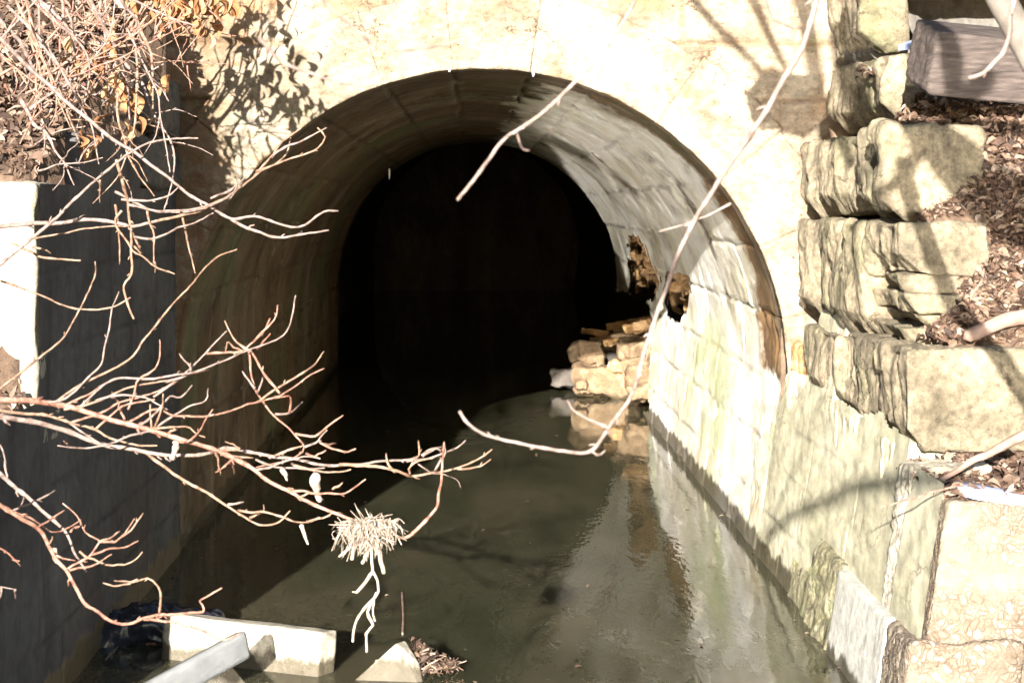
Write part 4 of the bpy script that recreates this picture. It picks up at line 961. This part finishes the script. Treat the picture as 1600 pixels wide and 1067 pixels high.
# ------------------------------------------------------------------ leafless shrub on the left bank, many stems
shrub = empty('leafless_shrub', tuple(P(120, 200, 11.6)), 'dense leafless shrub with curled tan leaves on the left bank', 'shrub')
rg = random.Random(77)
def YS(a, b): return 11.3
stems = []
for i in range(64):
    a = rg.uniform(-60, 240); b = rg.uniform(-60, 60) if rg.random() < .6 else rg.uniform(-20, 170)
    ang = rg.choice([rg.gauss(58, 12), rg.gauss(58, 12), rg.gauss(35, 10), rg.gauss(80, 12), rg.gauss(-28, 14)])
    if ang < 0: a = rg.uniform(-60, 120); b = rg.uniform(90, 330)
    L = rg.uniform(140, 300); y0 = rg.uniform(10.5, 12.6); y1 = y0 + rg.uniform(-.5, .5)
    bend = rg.gauss(0, 16); pl = []
    for t in np.linspace(0, 1, 6):
        q = math.radians(ang + bend * t * t)
        pl.append((a + math.cos(q) * L * t + rg.gauss(0, 3), b + math.sin(q) * L * t + rg.gauss(0, 3)))
    if max(p_[0] for p_ in pl) > 330 or max(p_[1] for p_ in pl) > 385: continue
    f = (lambda y0_, y1_, a0_, b0_, L_: (lambda aa, bb: y0_ + (y1_ - y0_) * min(1, math.hypot(aa - a0_, bb - b0_) / L_)))(y0, y1, a, b, L)
    mt = rg.choice([M_twig, M_grey, M_grey, M_red])
    o = stick('stem', pl, f, rg.uniform(2.2, 4.6), rg.uniform(1.2, 1.8), mt, parent=shrub, seed=400 + i, sides=6)
    stems.append((pl, f))
    for k in range(rg.randrange(1, 4)):
        j = rg.randrange(2, 5); s0 = pl[j]; q = math.radians(ang + rg.choice([-1, 1]) * rg.uniform(25, 60)); l2 = rg.uniform(30, 90)
        tw = [s0, (s0[0] + math.cos(q) * l2 * .5, s0[1] + math.sin(q) * l2 * .5 + rg.gauss(0, 3)), (s0[0] + math.cos(q + .2) * l2, s0[1] + math.sin(q + .2) * l2)]
        stick('twig', tw, f, 1.5, .9, mt, parent=o, seed=900 + i * 5 + k, sides=5)
# fine upper twigs
for i in range(30):
    a = rg.uniform(60, 330); b = rg.uniform(-10, 120); q = math.radians(rg.uniform(0, 180)); L = rg.uniform(40, 120); y0 = rg.uniform(11., 13.6)
    stick('stem', [(a, b), (a + math.cos(q) * L * .5 + rg.gauss(0, 6), b + math.sin(q) * L * .5), (a + math.cos(q) * L, b + math.sin(q) * L * .9)], y0, 1.6, .9, rg.choice([M_red, M_twig]), parent=shrub, seed=1500 + i, sides=5)
# curled leaves hanging in clusters
clus = [(130, 110, 12), (150, 160, 6), (190, 140, 9), (200, 175, 6), (128, 235, 7), (137, 260, 6), (215, 20, 9), (265, 20, 10), (290, 30, 10), (330, 30, 8), (250, 5, 8), (180, 60, 5), (245, 140, 5), (225, 145, 4), (70, 10, 8), (215, 200, 4), (320, 5, 6), (350, 20, 4), (230, 60, 5)]
nl = 0
for (a, b, k) in clus:
    yc = rg.uniform(11.2, 12.2) if a < 210 else rg.uniform(12.2, 13.4)
    for i in range(k):
        if nl >= 100: break
        nl += 1
        c_ = P(a + rg.gauss(0, 13), b + rg.gauss(0, 20), yc + rg.gauss(0, .12))
        rot = np.array((Matrix.Rotation(rg.uniform(0, 6.28), 3, 'Z') @ Matrix.Rotation(rg.gauss(PI / 2, .35), 3, 'Y')).to_3x3())
        m_ = MB(); m_.add(*leaf_geo(np.array(tuple(c_)), rg.uniform(.06, .13), rot, rg.uniform(.8, 2.2), rg.uniform(.3, .55), 6), a=rg.random()); m_.build('dead_leaf', M_dry, shrub)
# taller shrub crown just above the frame: its leaves dapple the arch stones
sh2 = empty('leafless_shrub', tuple(P(240, -60, 13.0)), 'taller shrub whose leaves dapple the stones left of the arch', 'shrub')
for i in range(16):
    a = rg.uniform(150, 330); y0 = rg.uniform(12.6, 13.8)
    stick('stem', [(a - 60, 60), (a - 20, 0), (a + rg.gauss(0, 15), -70), (a + rg.gauss(20, 25), -170)], y0, 3.0, 1.2, M_twig, parent=sh2, seed=1700 + i, sides=5)
for i in range(100):
    a = rg.gauss(285, 55); b = rg.uniform(-150, 45)
    c_ = P(a, b, rg.uniform(12.6, 13.9))
    rot = np.array(Euler((rg.gauss(0, .6), rg.gauss(1.3, .5), rg.uniform(0, 6.28))).to_matrix())
    m_ = MB(); m_.add(*leaf_geo(np.array(tuple(c_)), rg.uniform(.07, .13), rot, rg.uniform(.5, 1.8), rg.uniform(.35, .6), 6), a=rg.random()); m_.build('dead_leaf', M_dry, sh2)

# ------------------------------------------------------------------ near, out-of-focus branches on the right
YR = lambda a, b: 5.0 + (700 - b) * .0006
br = branch('bare_branch', 'long blurred pale branch sweeping from the upper right down to the water', YR,
            [(1290, -40), (1276, 0), (1255, 70), (1215, 140), (1180, 200), (1120, 290), (1080, 350), (1040, 450), (1010, 540), (985, 620), (950, 668), (922, 704), (880, 704), (820, 694), (760, 680), (732, 662), (718, 643)],
            [([(950, 668), (920, 655), (898, 642), (886, 625)], 2.8, 2.6), [(948, 670), (955, 680), (960, 672)], ([(1252, 44), (1232, 42), (1213, 32), (1200, 12), (1196, -10)], 3, 2.4),
             ([(1142, 318), (1110, 335), (1075, 348), (1030, 362)], 2.4, 1.8), ([(1150, 240), (1175, 215), (1182, 200)], 2, 1.6), [(924, 704), (934, 711), (946, 703)]], M_grey, r=(6.2, 3.6), mt=[M_grey], seed=20)
branch('bare_branch', 'blurred pale twig ending in front of the dark tunnel mouth', lambda a, b: 4.7, [(1010, -40), (985, 15), (940, 85), (895, 133), (850, 175), (815, 200), (788, 218), (760, 255), (735, 288), (715, 312)],
       [([(806, 206), (812, 224), (818, 234), (828, 235)], 2.6, 2.6)], M_grey, r=(3.6, 4.6), mt=[M_grey], seed=21)
branch('bare_branch', 'very faint out of focus twig curving above the arch crown', lambda a, b: 4.0, [(470, -40), (512, 8), (540, 32), (580, 66), (615, 80), (660, 76), (710, 66), (752, 48), (790, 20)], [], M_grey, r=(3.4, 2.4), seed=22)
branch('bare_branch', 'faint out of focus twig touching the upper left of the arch', lambda a, b: 4.0, [(405, 60), (440, 95), (500, 120), (555, 134), (580, 134), (606, 122), (625, 108)], [], M_grey, r=(3.4, 2.6), seed=23)
branch('bare_branch', 'hooked pale twig with a red tip before the timber beam', lambda a, b: 5.6, [(1590, -30), (1578, 40), (1568, 80), (1550, 102), (1534, 116), (1514, 122)], [], M_grey, r=(5.5, 5.0), seed=24)

# the grey limb at the upper right, and its tree beside the camera (casts the soft shadows)
tree = empty('bare_tree', (1.9, 5.2, .3), 'leafless tree whose thick grey limb crosses the upper right corner', 'tree')
def wtube(name, pts, r0, r1, m, parent, seed=1, sides=14):
    ln = smooth_line(pts, .05); m_ = MB(); m_.add(*tube_geo(ln, np.linspace(r0, r1, len(ln)), sides, seed, .06)); return m_.build(name, m, parent)
A_ = P(1545, -40, 7.2); B_ = P(1625, 110, 7.0)
wtube('limb', [tuple(P(1480, -190, 7.6)), tuple(A_), tuple(P(1592, 50, 7.1)), tuple(P(1650, 150, 7.0)), (2.15, 6.9, 2.0), (2.35, 6.6, 1.2), (2.45, 6.4, .1)], .042, .06, M_limb, tree, 3)
def shadow_limb(targets, t, r0, r1, name='limb', seed=5):
    """a limb up the light's path from points it shades; targets: (px, py, Y)"""
    pts = [tuple(P(a, b, y_) - SUN * t) for a, b, y_ in targets]; return wtube(name, pts, r0, r1, M_limb, tree, seed, 10)
shadow_limb([(1190, 830, 13.9), (1230, 790, 13.1), (1290, 762, 11.9), (1350, 745, 11.3), (1480, 760, 10.4)], 14.5, .035, .05)
shadow_limb([(1040, -60, 15), (1110, 30, 15), (1180, 100, 15), (1215, 170, 15)], 6.5, .035, .02, seed=6)
shadow_limb([(1150, -60, 15), (1205, 60, 15), (1240, 130, 15)], 6.5, .045, .02, seed=7)
shadow_limb([(1310, -60, 13.5), (1345, 100, 13), (1400, 200, 12.5), (1520, 270, 12), (1620, 330, 12)], 6.5, .05, .09, seed=8)
shadow_limb([(1250, -60, 14.5), (1275, 80, 14.4), (1300, 200, 14), (1330, 260, 13.5)], 6.5, .06, .03, seed=9)
shadow_limb([(1430, 40, 12.8), (1475, 100, 12.4), (1500, 180, 12.2), (1600, 190, 12)], 6.5, .05, .06, seed=10)
shadow_limb([(1400, 190, 12.4), (1480, 260, 12.0), (1560, 340, 11.8), (1660, 390, 11.6)], 7.0, .10, .13, seed=14)
shadow_limb([(1330, 330, 12.2), (1400, 300, 12.0), (1470, 200, 12.2), (1540, 140, 12.3)], 6.8, .03, .05, seed=15)
shadow_limb([(1185, 152, 15), (1215, 158, 15), (1262, 166, 15)], 6.0, .19, .21, seed=12)  # unseen thick stub, added only to cast the boxy shadow on the face
# ------------------------------------------------------------------ straw tuft and husks on the red branch
tuft = empty('straw_tuft', tuple(P(578, 826, 7.75)), 'bleached straw tuft snagged on the reddish branch, strands hanging down', 'straw')
yT = YM(578, 826) - .05
m_ = MB(); rg = random.Random(5)
for i in range(1100):
    a = rg.gauss(575, 15); b = 811 + abs(rg.gauss(0, 10)); L = rg.uniform(8, 26) if i % 4 else rg.uniform(20, 50); q = math.radians(rg.gauss(92, 20 if i % 3 else 60))
    y0 = yT + rg.gauss(0, .03); pl = [P(a, b, y0), P(a + math.cos(q) * L * .5 + rg.gauss(0, 3), b + math.sin(q) * L * .5 + rg.gauss(0, 4), y0 + rg.gauss(0, .03)), P(a + math.cos(q) * L, min(882, b + math.sin(q) * L), y0 + rg.gauss(0, .015))]
    ln = smooth_line([tuple(v) for v in pl], .02); m_.add(*tube_geo(ln, np.full(len(ln), rg.uniform(.0007, .0020)), 4, i), a=rg.random())
for i in range(16):
    q = math.radians(rg.gauss(-25, 22)); a, b = 596 + rg.gauss(0, 5), 828 + rg.gauss(0, 5); L = rg.uniform(12, 28)
    ln = smooth_line([tuple(P(a, b, yT)), tuple(P(a + math.cos(q) * L, b + math.sin(q) * L, yT))], .02); m_.add(*tube_geo(ln, np.full(len(ln), .003), 4, i))
m_.build('straw_bundle', M_husk, tuft)
for i, (pl, r) in enumerate([([(580, 850), (582, 890), (591, 908), (586, 930), (566, 955), (555, 975), (551, 1002)], 2.2), ([(586, 932), (575, 955), (583, 975), (572, 990), (573, 1018)], 2.2), ([(588, 925), (583, 950), (586, 970)], 1.6),
                  ([(585, 838), (592, 865), (600, 895)], 4.0), ([(583, 893), (570, 910), (557, 925)], 3.0), ([(557, 925), (551, 924)], 1.4), ([(560, 842), (545, 858), (530, 869)], 2.2), ([(555, 845), (550, 873)], 3.2), ([(580, 858), (566, 880)], 2.8)]):
    stick('strand', pl, yT, r, r * .85, M_husk, parent=tuft, seed=60 + i)
def husk(pl, r, label):
    o = stick('dry_husk', pl, YM, r, r * .45, M_husk, label, 'husk', 'bleached husks hanging on the branches', seed=70 + int(r), knots=.5, step_px=4); return o
husk([(494, 742), (492, 756), (497, 772), (500, 782)], 8.0, 'largest bleached husk, hanging left of the straw tuft')
husk([(275, 690), (274, 704), (268, 718)], 5.5, 'white husk under the branches at the far left')
husk([(440, 733), (445, 742), (448, 750)], 4.5, 'small husk between the red branch and the pale one')
husk([(471, 820), (474, 834), (481, 850)], 3.5, 'slim husk dangling from the lowest twig over dark water')
husk([(84, 858), (88, 872), (92, 880)], 5.5, 'husk stuck on the curved orange branch')

# ------------------------------------------------------------------ survey units -> metres along the channel
done = set()
for o in list(sc.objects):
    if o.type == 'MESH':
        if o.data.name not in done:
            done.add(o.data.name); me = o.data
            if o.rotation_euler.x or o.rotation_euler.y or o.rotation_euler.z: continue
            n = len(me.vertices); co = np.zeros(n * 3, np.float32); me.vertices.foreach_get('co', co); co = co.reshape(-1, 3); co[:, 1] *= K
            me.vertices.foreach_set('co', co.ravel()); me.update()
        o.location.y *= K
    elif o.type == 'EMPTY': o.location.y *= K
